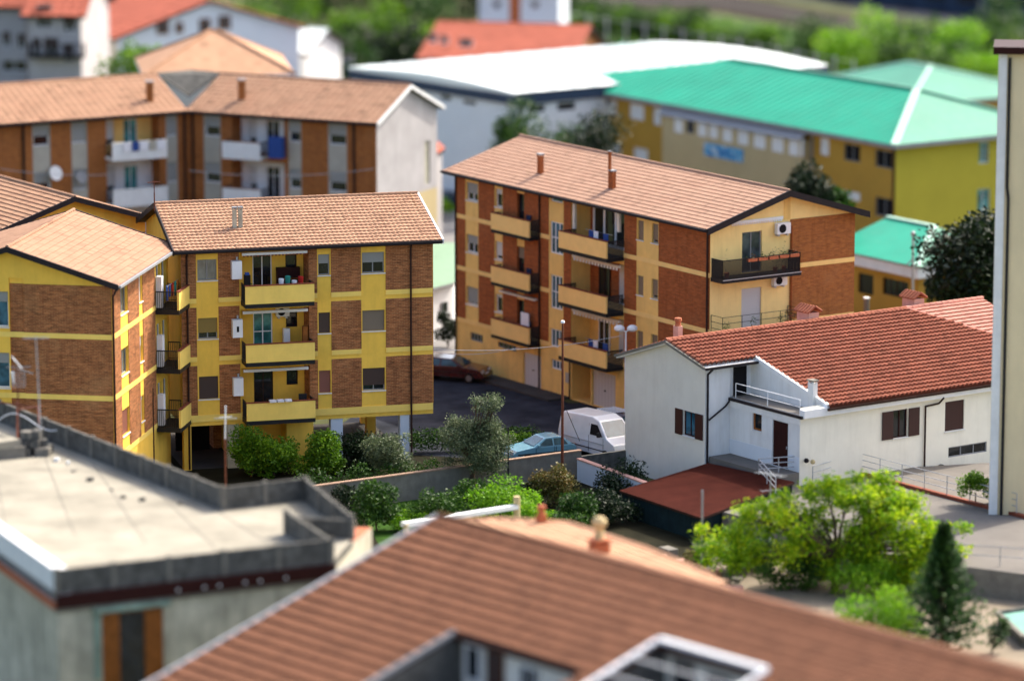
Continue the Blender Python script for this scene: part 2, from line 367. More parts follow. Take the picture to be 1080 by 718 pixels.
def bars(mb,p0,p1,h,step,m,pr=.012,rails=2):
    p0,p1=Vector(p0),Vector(p1); L=(p1-p0).length; n=max(2,int(L/step))
    mb.beam(p0+Z*h,p1+Z*h,.05,.05,m); mb.beam(p0+Z*.08,p1+Z*.08,.03,.03,m)
    for k in range(n+1):
        q=p0+(p1-p0)*k/n; mb.tube(q+Z*.01,q+Z*(h-.02),pr,m,4,cap=False)
def rails(mb,pts,h,nr,m,r=.025,step=1.5,zpost=0):
    for a,b in zip(pts,pts[1:]):
        a,b=Vector(a),Vector(b); n=max(1,round((b-a).length/step))
        for k in range(n+1):
            q=a+(b-a)*k/n; mb.tube(q-Z*zpost,q+Z*h,r*1.2,m,5)
        for k in range(nr): mb.tube(a+Z*h*(k+1)/nr,b+Z*h*(k+1)/nr,r,m,5)
def tiles(mb,o,e,Le,s,Ls,m,tw=.26,tc=.36,amp=.035,step=.06,keep=None,sub=4,lip=None,sharp=False):
    # courses of clay tiles as relief: o = eave corner, e along the eave, s up the slope
    e=e.normalized(); s=s.normalized(); n=e.cross(s)
    if n.z<0: n=-n
    nt,nc=max(1,round(Le/tw)),max(1,round(Ls/tc)); tw,tc=Le/nt,Ls/nc
    prof=[amp*(.5-.5*math.cos(6.2832*k/sub)) for k in range(sub)]
    if sharp: prof=[amp*abs(math.sin(3.1416*k/sub))**.6 for k in range(sub)]
    for j in range(nc):
        for i in range(nt):
            if keep and not keep((i+.5)*tw,(j+.5)*tc): continue
            for k in range(sub):
                a0,a1=(i+k/sub)*tw,(i+(k+1)/sub)*tw; h0,h1=prof[k],prof[(k+1)%sub]
                b0,b1=j*tc,(j+1)*tc
                A=o+e*a0+s*b0+n*(h0+step); B=o+e*a1+s*b0+n*(h1+step); C=o+e*a1+s*b1+n*h1; D=o+e*a0+s*b1+n*h0
                uv=[(i+.02+.9*k/sub,j+.02),(i+.02+.9*(k+1)/sub,j+.02),(i+.02+.9*(k+1)/sub,j+.95),(i+.02+.9*k/sub,j+.95)]
                mb.poly([A,B,C,D],m,uv)
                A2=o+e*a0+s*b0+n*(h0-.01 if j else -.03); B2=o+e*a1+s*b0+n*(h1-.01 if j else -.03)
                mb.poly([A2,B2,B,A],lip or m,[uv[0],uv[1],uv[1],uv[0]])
def ridge_caps(mb,p0,p1,m,r=.11,step=.4):
    p0,p1=Vector(p0),Vector(p1); n=max(1,int((p1-p0).length/step)); d=(p1-p0)/n
    for k in range(n):
        mb.tube(p0+d*k-Z*.02,p0+d*(k+1.08)-Z*.02,r*1.08,m,8,r*.92)
def gable_roof(par,F,u0,u1,dep,ze,zr,m,over=.5,vo=.5,tw=.26,tc=.36,back=True,edge='verge_dark',rm=None,ridge=.5,th=.16,amp=.03,step=.045,lip='tile_lip_shade'):
    # eave along the wall F (u0..u1), ridge parallel at depth dep*ridge; returns (roof object, geometry info)
    sl=(zr-ze)/(dep*ridge); slb=(zr-ze)/(dep*(1-ridge))
    E0=F.p(u0-vo,ze-sl*over,over); E1=F.p(u1+vo,ze-sl*over,over); R0=F.p(u0-vo,zr,-dep*ridge); R1=F.p(u1+vo,zr,-dep*ridge)
    B0=F.p(u0-vo,ze-slb*over,-dep-over); B1=F.p(u1+vo,ze-slb*over,-dep-over)
    r=MB()
    r.slab([E0-Z*.03,E1-Z*.03,R1-Z*.03,R0-Z*.03],th,edge); r.slab([R0-Z*.03,R1-Z*.03,B1-Z*.03,B0-Z*.03],th,edge)
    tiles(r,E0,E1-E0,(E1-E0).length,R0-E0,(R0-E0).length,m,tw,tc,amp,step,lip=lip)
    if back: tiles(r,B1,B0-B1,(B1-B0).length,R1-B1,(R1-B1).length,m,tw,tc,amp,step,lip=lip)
    ridge_caps(r,R0+Z*.05,R1+Z*.05,rm or m,.1)
    o=r.build('roof',par)
    return o,dict(E0=E0,E1=E1,R0=R0,R1=R1,B0=B0,B1=B1,sl=sl)
def verge(par,a,b,c,m='verge_dark',w=.07,h=.3,out=None):
    g=MB()
    for p,q in ((a,b),(b,c)):
        d=(q-p); nrm=Vector((d.y,-d.x,0)).normalized()
        if out is not None and nrm.dot(out)<0: nrm=-nrm
        o=p+nrm*.004-Z*(h-.06); g.obox(o,d,nrm*w,Z*h,m)
    g.build('bargeboard',par)
def pipe(par,pts,r=.055,m='dark_brown'):
    g=MB(); g.path(pts,r,m,7); return g.build('downpipe',par)
def gutter(par,a,b,m='verge_dark'):
    g=MB(); a,b=Vector(a),Vector(b); d=(b-a); n=Vector((d.y,-d.x,0)).normalized()
    if n.y>0: n=-n
    g.obox(a+n*.01-Z*.12,d,n*.13,Z*.12,m); return g.build('gutter',par)
def chimney(par,base,w,h,m='pink_render',capm='tile_red',rot=0,kind='roofed'):
    g=MB(); g.cbox(base-Z*.5,w,w*.7,h+.5,m,rot); o=g.build('chimney',par)
    k=MB()
    a=Vector((math.cos(rot),math.sin(rot),0)); b=Vector((-a.y,a.x,0)); t=base+Z*h
    if kind=='roofed':
        for sg in (1,-1):
            e=t+b*sg*(w*.35+.12); k.slab([e-a*(w/2+.12)+Z*.04,e+a*(w/2+.12)+Z*.04,t+a*(w/2+.12)+Z*.34,t-a*(w/2+.12)+Z*.34],.05,capm)
            for i in range(6):
                q=-(w/2+.1)+(w+.2)*i/5; k.tube(e+a*q+Z*.06,t+a*q+Z*.36,.05,capm,5)
    elif kind=='pot':
        k.lathe(t,[(.0,0),(w*.42,0),(w*.34,.12),(w*.36,.26),(w*.5,.28),(w*.44,.42),(0,.46)],capm,10)
    else:
        k.cbox(t+Z*.10,w*1.25,w*.95,.07,capm,rot)
        for sx in (-1,1):
            for sy in (-1,1): k.cbox(t+a*sx*w*.38+b*sy*w*.26,.07,.07,.12,m,rot)
    k.build('chimney_cap',o); return o
rng=random.Random(7)
def acunit(F,u,z,d,label,wd=.85,hh=.6,group='air conditioner units on walls'):
    b=MB(); b.box(F,u,u+wd,z,z+hh,d+.08,d+.36,'white'); b.box(F,u+.1,u+.2,z-.12,z,d-.04,d+.3,'galv'); b.box(F,u+wd-.2,u+wd-.1,z-.12,z,d-.04,d+.3,'galv')
    t=thing('air_conditioner',label,'air conditioner',F.p(u+wd/2,z-.12,d+.1),group); o=b.build('casing',t)
    g=MB(); c=F.p(u+wd*.38,z+hh/2,d+.362); ax=Vector((F.n.x,F.n.y,0)); g.tube(c,c+ax*.02,hh*.4,'interior_dark',14); g.build('fan_grille',t)
def pot(p,label,r=.16,leaf='leaf_mid',h=.5,group='potted plants on balconies',n=60,lbl='plant'):
    t=thing('potted_plant',label,lbl,p,group); g=MB(); g.lathe(p,[(0,0),(r*.75,0),(r,.28),(r*1.1,.30),(0,.27)],'terracotta',9); g.build('pot',t)
    c=MB(); leaves(c,[(Vector(p)+Z*(.3+h*.5),r*1.7,r*1.7,h*.6)],n,.09,leaf,random.Random(int(p[0]*1000)+n)); c.build('foliage',t)
def leaves(mb,blobs,n,size,m,rg,shell=.55,droop=0.):
    vols=[(b[1]*b[2]*b[3])**.75 for b in blobs]; T=sum(vols)
    for (c,rx,ry,rz),v in zip(blobs,vols):
        c=Vector(c); tone=rg.uniform(-.16,.16)
        for _ in range(max(3,int(n*v/T))):
            d=Vector((rg.gauss(0,1),rg.gauss(0,1),rg.gauss(0,1))).normalized(); r=(shell+(1-shell)*rg.random()) if rg.random()<.75 else rg.random()
            r*=rg.uniform(.85,1.12)
            p=c+Vector((d.x*rx,d.y*ry,d.z*rz))*r
            a=Vector((rg.gauss(0,1),rg.gauss(0,1),rg.gauss(0,.7)-droop)).normalized(); b=a.cross(Vector((rg.gauss(0,1),rg.gauss(0,1),rg.gauss(0,1)))).normalized()
            s=size*rg.uniform(.6,1.4); t=min(.99,max(.01,rg.random()*.62+.19+tone)); 
            mb.poly([p-a*s*.5,p+b*s*.28,p+a*s*.5,p-b*s*.28],m,[(t,.5)]*4)
def tree(name,label,cat,base,blobs,n,size,leaf,trunk_r=.15,group=None,trunk='trunk',rg=None,limbs=True,shell=.55,droop=0.):
    rg=rg or random.Random(int(abs(base[0]*77+base[1]*13))); t=thing(name,label,cat,base,group); base=Vector(base)
    tm=MB(); top=sum((Vector(b[0]) for b in blobs),Vector((0,0,0)))/len(blobs); fork=base.lerp(Vector((base.x+(top.x-base.x)*.5,base.y+(top.y-base.y)*.5,top.z)),.55)
    mid=base.lerp(fork,.5)+Vector((rg.uniform(-.1,.1),rg.uniform(-.1,.1),0))
    tm.tube(base-Z*.1,mid,trunk_r,trunk,8,trunk_r*.8); tm.tube(mid,fork,trunk_r*.8,trunk,8,trunk_r*.62)
    if limbs:
        for b in blobs[:60]:
            c=Vector(b[0]); m1=fork.lerp(c,.5)+Vector((rg.uniform(-.2,.2),rg.uniform(-.2,.2),rg.uniform(0,.25)))*min(1,b[3])
            tm.tube(fork,m1,trunk_r*.5,trunk,5,trunk_r*.32); tm.tube(m1,c,trunk_r*.32,trunk,5,trunk_r*.1)
            for _ in range(3):
                q=c+Vector((rg.uniform(-1,1)*b[1],rg.uniform(-1,1)*b[2],rg.uniform(-.6,1)*b[3]))*.8; tm.tube(m1.lerp(c,rg.random()),q,trunk_r*.14,trunk,4,trunk_r*.05)
    tm.build('trunk',t)
    c=MB(); leaves(c,blobs,n,size,leaf,rg,shell,droop); c.build('crown',t); return t
def clump(c,rx,ry,rz,k,rg,f=.42):
    out=[]; c=Vector(c); r=(rx*ry*rz)**(1/3)*1.08
    for _ in range(k):
        d=Vector((rg.gauss(0,1),rg.gauss(0,1),rg.gauss(0,1))).normalized()*rg.random()**.4
        q=rg.uniform(.65,1.35)*f*r; out.append((c+Vector((d.x*rx,d.y*ry,d.z*rz))*.75,q*1.1,q*1.05,min(q*.92,rz*.8)))
    return out
# ---------------------------------------------------------------- ground
g=MB(); g.poly([(-900,-100,0),(900,-100,0),(900,1600,0),(-900,1600,0)],'land'); struct(g,'ground')
def sheet(name,pts,z,m):
    g=MB(); pts=[Vector(p) for p in pts]
    ar=sum(pts[i].x*pts[(i+1)%len(pts)].y-pts[(i+1)%len(pts)].x*pts[i].y for i in range(len(pts)))
    if ar<0: pts=pts[::-1]
    g.poly([(p.x,p.y,z) for p in pts],m); return struct(g,name)
def pp(*l): return [atz(x,y,0) for x,y in l]
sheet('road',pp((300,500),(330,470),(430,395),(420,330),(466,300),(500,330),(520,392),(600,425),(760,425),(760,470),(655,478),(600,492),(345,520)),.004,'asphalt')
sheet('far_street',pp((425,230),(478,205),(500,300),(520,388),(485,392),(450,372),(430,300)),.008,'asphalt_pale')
sheet('garden_ground',pp((150,480),(440,480),(600,489),(690,512),(740,590),(560,590),(380,620),(100,560)),.012,'soil')
sheet('garden_grass',pp((380,540),(460,520),(600,540),(640,560),(560,585),(400,575)),.016,'lawn')
sheet('yard_ground',pp((700,575),(860,560),(1180,560),(1300,760),(800,760),(640,620)),.008,'dust')
sheet('far_yard',pp((250,75),(440,40),(640,50),(620,170),(440,190),(300,110)),.006,'asphalt_pale')
sheet('railway_bank',pp((600,-6),(760,-8),(900,18),(1150,52),(1150,74),(900,40),(760,14),(640,6)),.010,'ballast')
sheet('far_field',pp((600,4),(760,18),(1150,80),(1150,190),(880,120),(600,70)),.014,'lawn')
sheet('far_road',pp((780,-10),(1200,-10),(1200,40),(1080,36),(880,6)),.012,'asphalt')
sheet('rail_path',pp((600,-4),(760,0),(900,24),(1150,57),(1150,62),(900,28),(760,4),(600,0)),.020,'pavement')
# ---------------------------------------------------------------- A: yellow and brick block in the middle
def floors(*z): return z
A=Fr(atz(457,482,0),15)
FZ=(9.0,5.88,2.75)
def build_A():
    t=thing('apartment_building','three storey yellow and brown brick block on open pillars behind the hedge','apartment building',A.p(-6.5,0,-5))
    L=[]; W=[]; u0=-13.6
    for (a,b) in ((-13.6,-12.8),(-11.62,-10.5),(-6.75,-6.3),(-5.55,-3.92),(-2.58,-.02)):
        for zi,zf in enumerate(FZ):
            ztop=(11.62,8.76,5.64)[zi]; L.append((a,b,zf+.24,ztop if zi else 12.0,.03,'brick_brown'))
    for zf in FZ: L.append((-13.6,-.01,zf-.02 if zf>3 else 2.62,zf+.24,.045,'yellow_band'))
    for (a,b) in ((-12.8,-11.62),(-6.3,-5.55),(-3.92,-2.58)):
        L.append((a,b,2.99,12.0,0.,'yellow'))
    for zi,zf in enumerate(FZ): L.append((-10.45,-6.75,zf,zf+2.66,-1.35,'yellow'))
    spec=[(-12.72,-11.68,.0,[(0,'glass_curtain'),(.72,'shutter_olive'),(1,'shutter_brown')],1),(-6.24,-5.61,0,[(.45,'shutter_grey'),(1,'shutter_brown'),(1,'shutter_rose')],0),(-3.86,-2.64,0,[(.5,'shutter_grey'),(1,'shutter_tan'),(.78,'shutter_brown')],1)]
    for a,b,_,st,nv in spec:
        for zi,zf in enumerate(FZ):
            z0=zf+(1.18 if zi<2 else 1.08); z1=zf+2.3
            L.append((a,b,z0,z1,-.22,None)); W.append((a,b,z0,z1,-.2,st[zi],nv))
    doors=[]
    for zi,zf in enumerate(FZ):
        L.append((-9.5,-8.45,zf+.05,zf+2.3,-1.55,None)); doors.append((-9.5,-8.45,zf+.05,zf+2.3))
        L.append((-7.72,-7.1,zf+1.35,zf+2.15,-1.55,None))
    mb=MB(); facade(mb,A,-13.6,0,2.62,12.0,'yellow',L)
    mb.box(A,-13.6,0,2.4,2.62,-10.4,-.02,'yellow')      # first floor slab
    # sides and back
    S=A.sub(0,0,90); S.o=Vector(A.p(0,0)[:2])
    Sr=Fr(A.p(0,0),105); facade(mb,Sr,0,10.4,2.62,12.0,'yellow',[(.01,10.39,2.99,11.9,.03,'brick_brown')])
    Bk=Fr(A.p(0,0,-10.4),195); facade(mb,Bk,0,13.6,2.62,12.0,'brick_brown',[])
    Sl=Fr(A.p(-13.6,0,-10.4),-75); facade(mb,Sl,0,10.4,2.62,12.0,'yellow',[(2.2,3.4,9.6,11.0,-.2,None),(5.6,6.6,9.2,11.2,-.2,None)])
    for F_,w_ in ((Sr,10.4),(Sl,10.4)):
        mb.poly([F_.p(0,12.0),F_.p(w_,12.0),F_.p(w_/2,13.62)],'yellow')
    mb.build('wall',t)
    window(t,Sl,2.2,3.4,9.6,11.0,-.18,0); window(t,Sl,5.6,6.6,9.2,11.2,-.18,0,nv=0)
    for a,b,z0,z1,d,(sh,m),nv in W: window(t,A,a,b,z0,z1,d,sh,m if sh else 'shutter_grey',pm='glass_curtain' if sh==0 else 'glass',nv=nv,fm='grey_metal',sill=True)
    for k,(a,b,z0,z1) in enumerate(doors):
        o=window(t,A,a,b,z0,z1,-1.5,0,pm=('glass','glass_teal','glass')[k],nv=1,nh=1 if k==1 else 0,sill=False,name='balcony_door',fm=('white_metal','white_metal','dark_brown')[k])
        window(t,A,-7.72,-7.1,z0+1.3,z0+2.1,-1.5,0,nv=0,sill=False,fm='dark_brown')
    for zi,zf in enumerate(FZ):
        balcony(t,A,-10.42,-6.72,zf+.02,1.25,-.0,'yellow_band',th=.22)
        w=MB(); zt=zf+2.6
        w.box(A,-10.35,-6.85,zt-.16,zt-.02,.05,.2,'white')
        for k in range(18 if zi==0 else 0): w.box(A,-10.3+k*.19,-10.3+k*.19+.1,zt-.235,zt-.165,.16,.19,'coping')
        w.build('awning',t)
    gf=MB()
    for (a,b,d0,d1,m) in ((-13.55,-13.15,-.6,-.1,'yellow'),(-11.2,-10.6,-.6,-.08,'grey_wall'),(-5.6,-4.95,-.6,-.08,'blue_white'),(-1.8,-1.3,-.6,-.08,'blue_white'),(-11.2,-10.7,-9.9,-9.4,'grey_wall'),(-5.6,-5.,-9.9,-9.4,'yellow'),(-1.8,-1.3,-9.9,-9.4,'yellow'),(-13.5,-13.,-9.9,-9.4,'yellow'),(-2.5,-2.,-5.5,-5,'yellow')):
        p_=MB(); p_.box(A,a,b,0,2.4,d0,d1,m); p_.build('pillar',t)
    gf.box(A,-10.55,-6.6,0,2.4,-6.5,-1.6,'yellow'); gf.box(A,-8.0,-6.55,0,2.4,-1.55,-.12,'yellow'); gf.box(A,-6.5,-5.65,0,.9,-.6,-.3,'brick_red'); gf.box(A,-13.1,-11.25,0,2.4,-5.2,-5.,'interior_dark'); gf.box(A,-11.0,-10.55,0,2.4,-6.5,-5.2,'brick_brown'); gf.build('lobby',t)  # near-black panel at back left paints in the shade behind the opening
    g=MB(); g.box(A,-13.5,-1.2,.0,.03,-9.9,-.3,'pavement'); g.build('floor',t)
    rf,q=gable_roof(t,A,-13.6,0,10.4,12.0,13.55,'tile_peach',.45,.42,.25,.38)
    verge(t,q['E1'],q['R1'],q['B1'],'white',out=A.p(1,0)-A.p(0,0),h=.26,w=.1); verge(t,q['E0'],q['R0'],q['B0'],'verge_dark',out=A.p(-1,0)-A.p(0,0))
    gutter(t,q['E0'],q['E1'])
    pipe(t,[A.p(-1.22,11.75,.35),A.p(-1.22,11.5,.1),A.p(-1.22,.1,.1)]); pipe(t,[A.p(-13.3,11.75,.35),A.p(-13.3,11.5,.1),A.p(-13.3,.1,.1)])
    n=Vector((-A.n.x,-A.n.y,0))
    pc=hit(250.5,240,q['E0'],(q['E1']-q['E0']).cross(q['R0']-q['E0']))
    for s_ in (-.16,.16): chimney(rf,pc+Vector((A.u.x,A.u.y,0))*s_,.22,.95,'grey_wall','grey_metal',R(15),'flat')
    return t,q
tA,qA=build_A()
# balcony clutter on A
for zi,(zf,lab) in enumerate(zip(FZ,('top','middle','lowest'))):
    b=MB(); b.box(A,-10.95,-10.42,zf+1.25,zf+2.2,.06,.45,'white_metal'); 
    if zi==1: b.box(A,-10.74,-10.62,zf+1.55,zf+1.85,.452,.465,'interior_dark')
    b.box(A,-10.68,-10.6,zf+2.15,zf+2.4,.15,.23,'galv')
    single(b,'boiler',f'white wall boiler beside the {lab} balcony of the middle yellow brick block','boiler','boilers beside the balconies')
acunit(A,-8.3,FZ[1]+2.0,-1.35,'air conditioner high on the yellow wall over the middle balcony of the yellow brick block',.7,.5)
b=MB(); b.box(A,-7.95,-7.6,FZ[1]+.03,FZ[1]+1.35,-1.2,-.9,'white_metal'); single(b,'cabinet','narrow white cabinet standing on the middle balcony of the yellow brick block','cabinet')
def table(F,u,z,d,w,l,label,m='wood'):
    t=thing('table',label,'table',F.p(u,z,d)); b=MB(); b.box(F,u-w/2,u+w/2,z+.7,z+.74,d-l/2,d+l/2,m); b.build('table_top',t)
    for a in (-1,1):
        for c in (-1,1): b=MB(); b.box(F,u+a*(w/2-.06)-.025,u+a*(w/2-.06)+.025,z,z+.7,d+c*(l/2-.06)-.025,d+c*(l/2-.06)+.025,m); b.build('leg',t)
table(A,-7.75,FZ[0]+.02,.55,1.4,.7,'wooden table crowded with tubs on the top balcony of the middle block')
for k,(u,m,h,lab) in enumerate(((-8.35,'white_cloth',.42,'white tub'),(-8.0,'teal_cloth',.55,'green canister'),(-7.65,'white_cloth',.3,'white basin'),(-7.3,'red_cloth',.5,'red bucket'))):
    b=MB(); c=A.p(u,FZ[0]+.762,.55); b.lathe(c,[(0,0),(.11,0),(.15,h),(.12,h+.02),(0,h-.03)],m,10); single(b,lab.replace(' ','_').replace('white_','').replace('green_','').replace('red_',''),f'{lab} on the table of the top balcony of the middle block',lab.split()[1])
pot(A.p(-6.95,FZ[0]+.02,.8),'flowering pot plant at the right end of the top balcony of the middle block',.18,'leaf_red',.75,n=90)
for u in (-10.2,-9.95): pot(A.p(u,FZ[0]+.02,.9),'dark pot plants at the left end of the top balcony of the middle block',.15,'leaf_dark',.7)
b=MB()
for k in range(3): b.box(A,-9.2+k*.42,-8.85+k*.42,FZ[2]+1.0,FZ[2]+1.1,1.08,1.42,'white_cloth')
single(b,'laundry','white cloths laid over the parapet of the lowest balcony of the middle block','laundry')
def chair(F,u,z,d,label,m):
    t=thing('chair',label,'chair',F.p(u,z,d)); b=MB(); b.box(F,u-.22,u+.22,z+.42,z+.46,d-.22,d+.22,m); b.build('seat',t); b=MB(); b.box(F,u-.22,u+.22,z+.46,z+1.15,d-.22,d-.18,m); b.build('backrest',t)
    for a in (-.2,.2):
        for c in (-.2,.2): b=MB(); b.tube(F.p(u+a,z,d+c),F.p(u+a,z+.42,d+c),.02,m,5); b.build('leg',t)
chair(A,-7.2,FZ[2]+.02,.5,'dark chair at the right end of the lowest balcony of the middle block','black_metal')
pot(A.p(-7.6,FZ[1]+.02,.6),'small pot plant on the middle balcony of the middle block',.14,'leaf_mid',.6)

b=MB(); b.box(A,-8.25,-7.0,FZ[0]+.03,FZ[0]+1.5,-1.3,-1.0,'red_brown'); b.box(A,-8.2,-7.05,FZ[0]+.9,FZ[0]+.94,-1.0,-.85,'wood'); single(b,'cupboard','dark brown cupboard at the back of the top balcony of the middle block','cupboard')
b=MB(); b.box(A,-10.35,-10.05,FZ[0]+.03,FZ[0]+1.5,.5,.85,'interior_dark'); b.box(A,-10.3,-10.1,FZ[0]+1.5,FZ[0]+1.62,.55,.8,'blue_cloth'); single(b,'coat_rack','dark clothes heaped at the left end of the top balcony of the middle block','clothes')
b=MB(); b.box(A,-7.1,-6.85,FZ[1]+.03,FZ[1]+1.6,-.2,.1,'wood'); single(b,'broom_cupboard','slim wooden cupboard at the right end of the middle balcony of the middle block','cupboard')
# ---------------------------------------------------------------- B: block at the left with its gable to us
KB=aty(118.5,360,200.5); B=Fr(KB,-9.5); BR=Fr(KB,80.5)
def build_B():
    t=thing('apartment_building','brown brick apartment block at the left edge with its wide gable facing the flat terrace','apartment building',B.p(-5,0,-5))
    mb=MB(); D_=11.4; W_=10.4; L=[]; LR=[]
    bz=(11.72,9.0,5.88,2.75)
    rows=[(9.26,11.72),(6.12,9.0),(2.99,5.88),(0,2.7)]
    for a,b in rows: L+=[(-4.55,-.02,a,b,.03,'brick_brown'),(-5.3,-4.56,a,b,-.10,'brick_brown'),(-10.3,-6.2,a,b,.03,'brick_brown')]
    L+=[(-5.3,-4.56,11.72,12.0,-.10,'yellow')]
    for z in (9.0,5.88,2.75): L.append((-W_,-.01,z,z+.26,.045,'yellow_band'))
    Wn=[]
    for zf in FZ:
        L.append((-6.1,-5.36,zf+.5,zf+2.3,-.22,None)); Wn.append((-6.1,-5.36,zf+.5,zf+2.3))
    facade(mb,B,-W_,0,0,12.0,'yellow',L)
    mb.poly([B.p(-W_,12.0),B.p(0,12.0),B.p(-W_/2,13.62)],'yellow')
    for zi,zf in enumerate(FZ):
        zt=(12.0,9.0,5.88)[zi]
        for a,b in ((.02,1.55),(3.05,5.25),(6.0,8.5)): LR.append((a,b,zf+.26,zt,.03,'brick_brown'))
        LR.append((0.01,8.7,zf,zf+.26,.045,'yellow_band'))
        LR+=[(1.62,3.0,zf+.95,zf+2.3,-.22,None),(5.3,5.95,zf+.95,zf+2.3,-.22,None),(8.8,9.7,zf+.05,zf+2.3,-.22,None),(10.0,10.9,zf+.05,zf+2.3,-.22,None)]
    facade(mb,BR,0,D_,0,12.0,'yellow',LR)
    Bk=Fr(BR.p(D_,0),170.5); facade(mb,Bk,0,W_,0,12.0,'brick_brown',[]); mb.poly([Bk.p(0,12.0),Bk.p(W_,12.0),Bk.p(W_/2,13.62)],'yellow')
    Lf=Fr(B.p(-W_,0,-D_),-99.5); facade(mb,Lf,0,D_,0,12.0,'brick_brown',[])
    mb.build('wall',t)
    for a,b,z0,z1 in Wn: window(t,B,a,b,z0,z1,-.2,.3,'shutter_grey',pm='glass_blue',nv=0)
    for zi,zf in enumerate(FZ):
        window(t,BR,1.62,3.0,zf+.95,zf+2.3,-.2,(.0,0,1)[zi],'shutter_rose',pm='glass_curtain',nv=1,fm='grey_metal')
        window(t,BR,5.3,5.95,zf+.95,zf+2.3,-.2,(1,.4,.2)[zi],'shutter_white',nv=0)
        window(t,BR,8.8,9.7,zf+.05,zf+2.3,-.2,0,nv=0,nh=1,sill=False,name='balcony_door'); window(t,BR,10.0,10.9,zf+.05,zf+2.3,-.2,0,nv=0,nh=1,sill=False,name='balcony_door')
        balcony(t,BR,8.5,11.1,zf+.02,1.3,0,'yellow_band',th=.24)
    # the roof ridge runs away from us: build it from the right eave
    rf,q=gable_roof(t,BR,0,D_,W_,12.0,13.62,'tile_peach',.5,.5,.25,.38,amp=.02,step=.02)
    verge(t,q['E0'],q['R0'],q['B0'],out=B.p(0,0,1)-B.p(0,0)); verge(t,q['E1'],q['R1'],q['B1'],out=B.p(0,0,-1)-B.p(0,0))
    gutter(t,q['E0'],q['E1'],'grey_metal')
    pipe(t,[q['E0']+Vector((-.1,.7,-.15)),B.p(.1,11.2,.1),B.p(.1,.1,.1)]); 
    return q
qB=build_B()
b=MB()
for k,(m,h) in enumerate((('blue_cloth',.85),('blue_cloth',.7),('red_cloth',.75),('teal_cloth',.8),('orange_cloth',.7))):
    u=8.75+k*.42; b.box(BR,u,u+.34,FZ[0]+1.0-h+.3,FZ[0]+1.25,.55+.04*k,.58+.04*k,m)
b.tube(BR.p(8.6,FZ[0]+1.24,.65),BR.p(11,FZ[0]+1.24,.65),.012,'galv',4)
single(b,'laundry','blue, red and green washing hanging on the top balcony of the left brick block','laundry')
for k,(zf,lab) in enumerate(zip(FZ,('top','middle','lowest'))):
    pot(BR.p(10.4,zf+.02,.9),f'pot plant on the {lab} balcony at the right side of the left brick block',.2,'leaf_mid',.8)
    b=MB(); b.box(BR,8.62,9.05,zf+.1,zf+1.75,.04,.35,'white_metal'); single(b,'boiler_cabinet',f'white boiler cabinet on the {lab} balcony at the right side of the left brick block','cabinet','boiler cabinets of the left block')
b=MB(); p0=BR.p(4.4,0,.9); b.tube(p0,p0+Z*5.7,.05,'dark_brown',6,.035); single(b,'pole','thin dark red pole standing before the sunlit side of the left brick block','pole')

# ---------------------------------------------------------------- E: roof of another block behind B
def build_E():
    ap=atz(74,206,13.4); e=R(-56.5); F=Fr((0,0),33.5)      # gable frame, faces right-front
    hw=4.6; o=ap-Vector((F.u.x,F.u.y,0))*hw; F=Fr(o,33.5); t=thing('apartment_building','yellow building behind the left block, only its tiled roof and dark verge in view','building',F.p(hw,0,-8))
    SL=Fr(F.p(0,0),33.5-90); SL=Fr(F.p(0,0,-20),-56.5)
    mb=MB(); facade(mb,F,0,2*hw,0,11.9,'yellow',[(.02,2*hw-.02,0,11.0,.03,'brick_brown'),(2.2,2.8,11.0,11.9,-.1,'verge_dark')]); mb.poly([F.p(0,11.9),F.p(2*hw,11.9),F.p(hw,13.35)],'yellow')
    facade(mb,SL,0,20,0,11.9,'brick_brown',[]); facade(mb,Fr(F.p(2*hw,0),123.5),0,20,0,11.9,'brick_brown',[]); facade(mb,Fr(F.p(2*hw,0,-20),213.5),0,2*hw,0,13.,'brick_brown',[])
    mb.build('wall',t)
    rf,q=gable_roof(t,SL,0,20,2*hw,11.9,13.35,'tile_peach',.5,.5,.25,.38)
    verge(t,q['E1'],q['R1'],q['B1'],out=F.p(0,0,1)-F.p(0,0))
build_E()

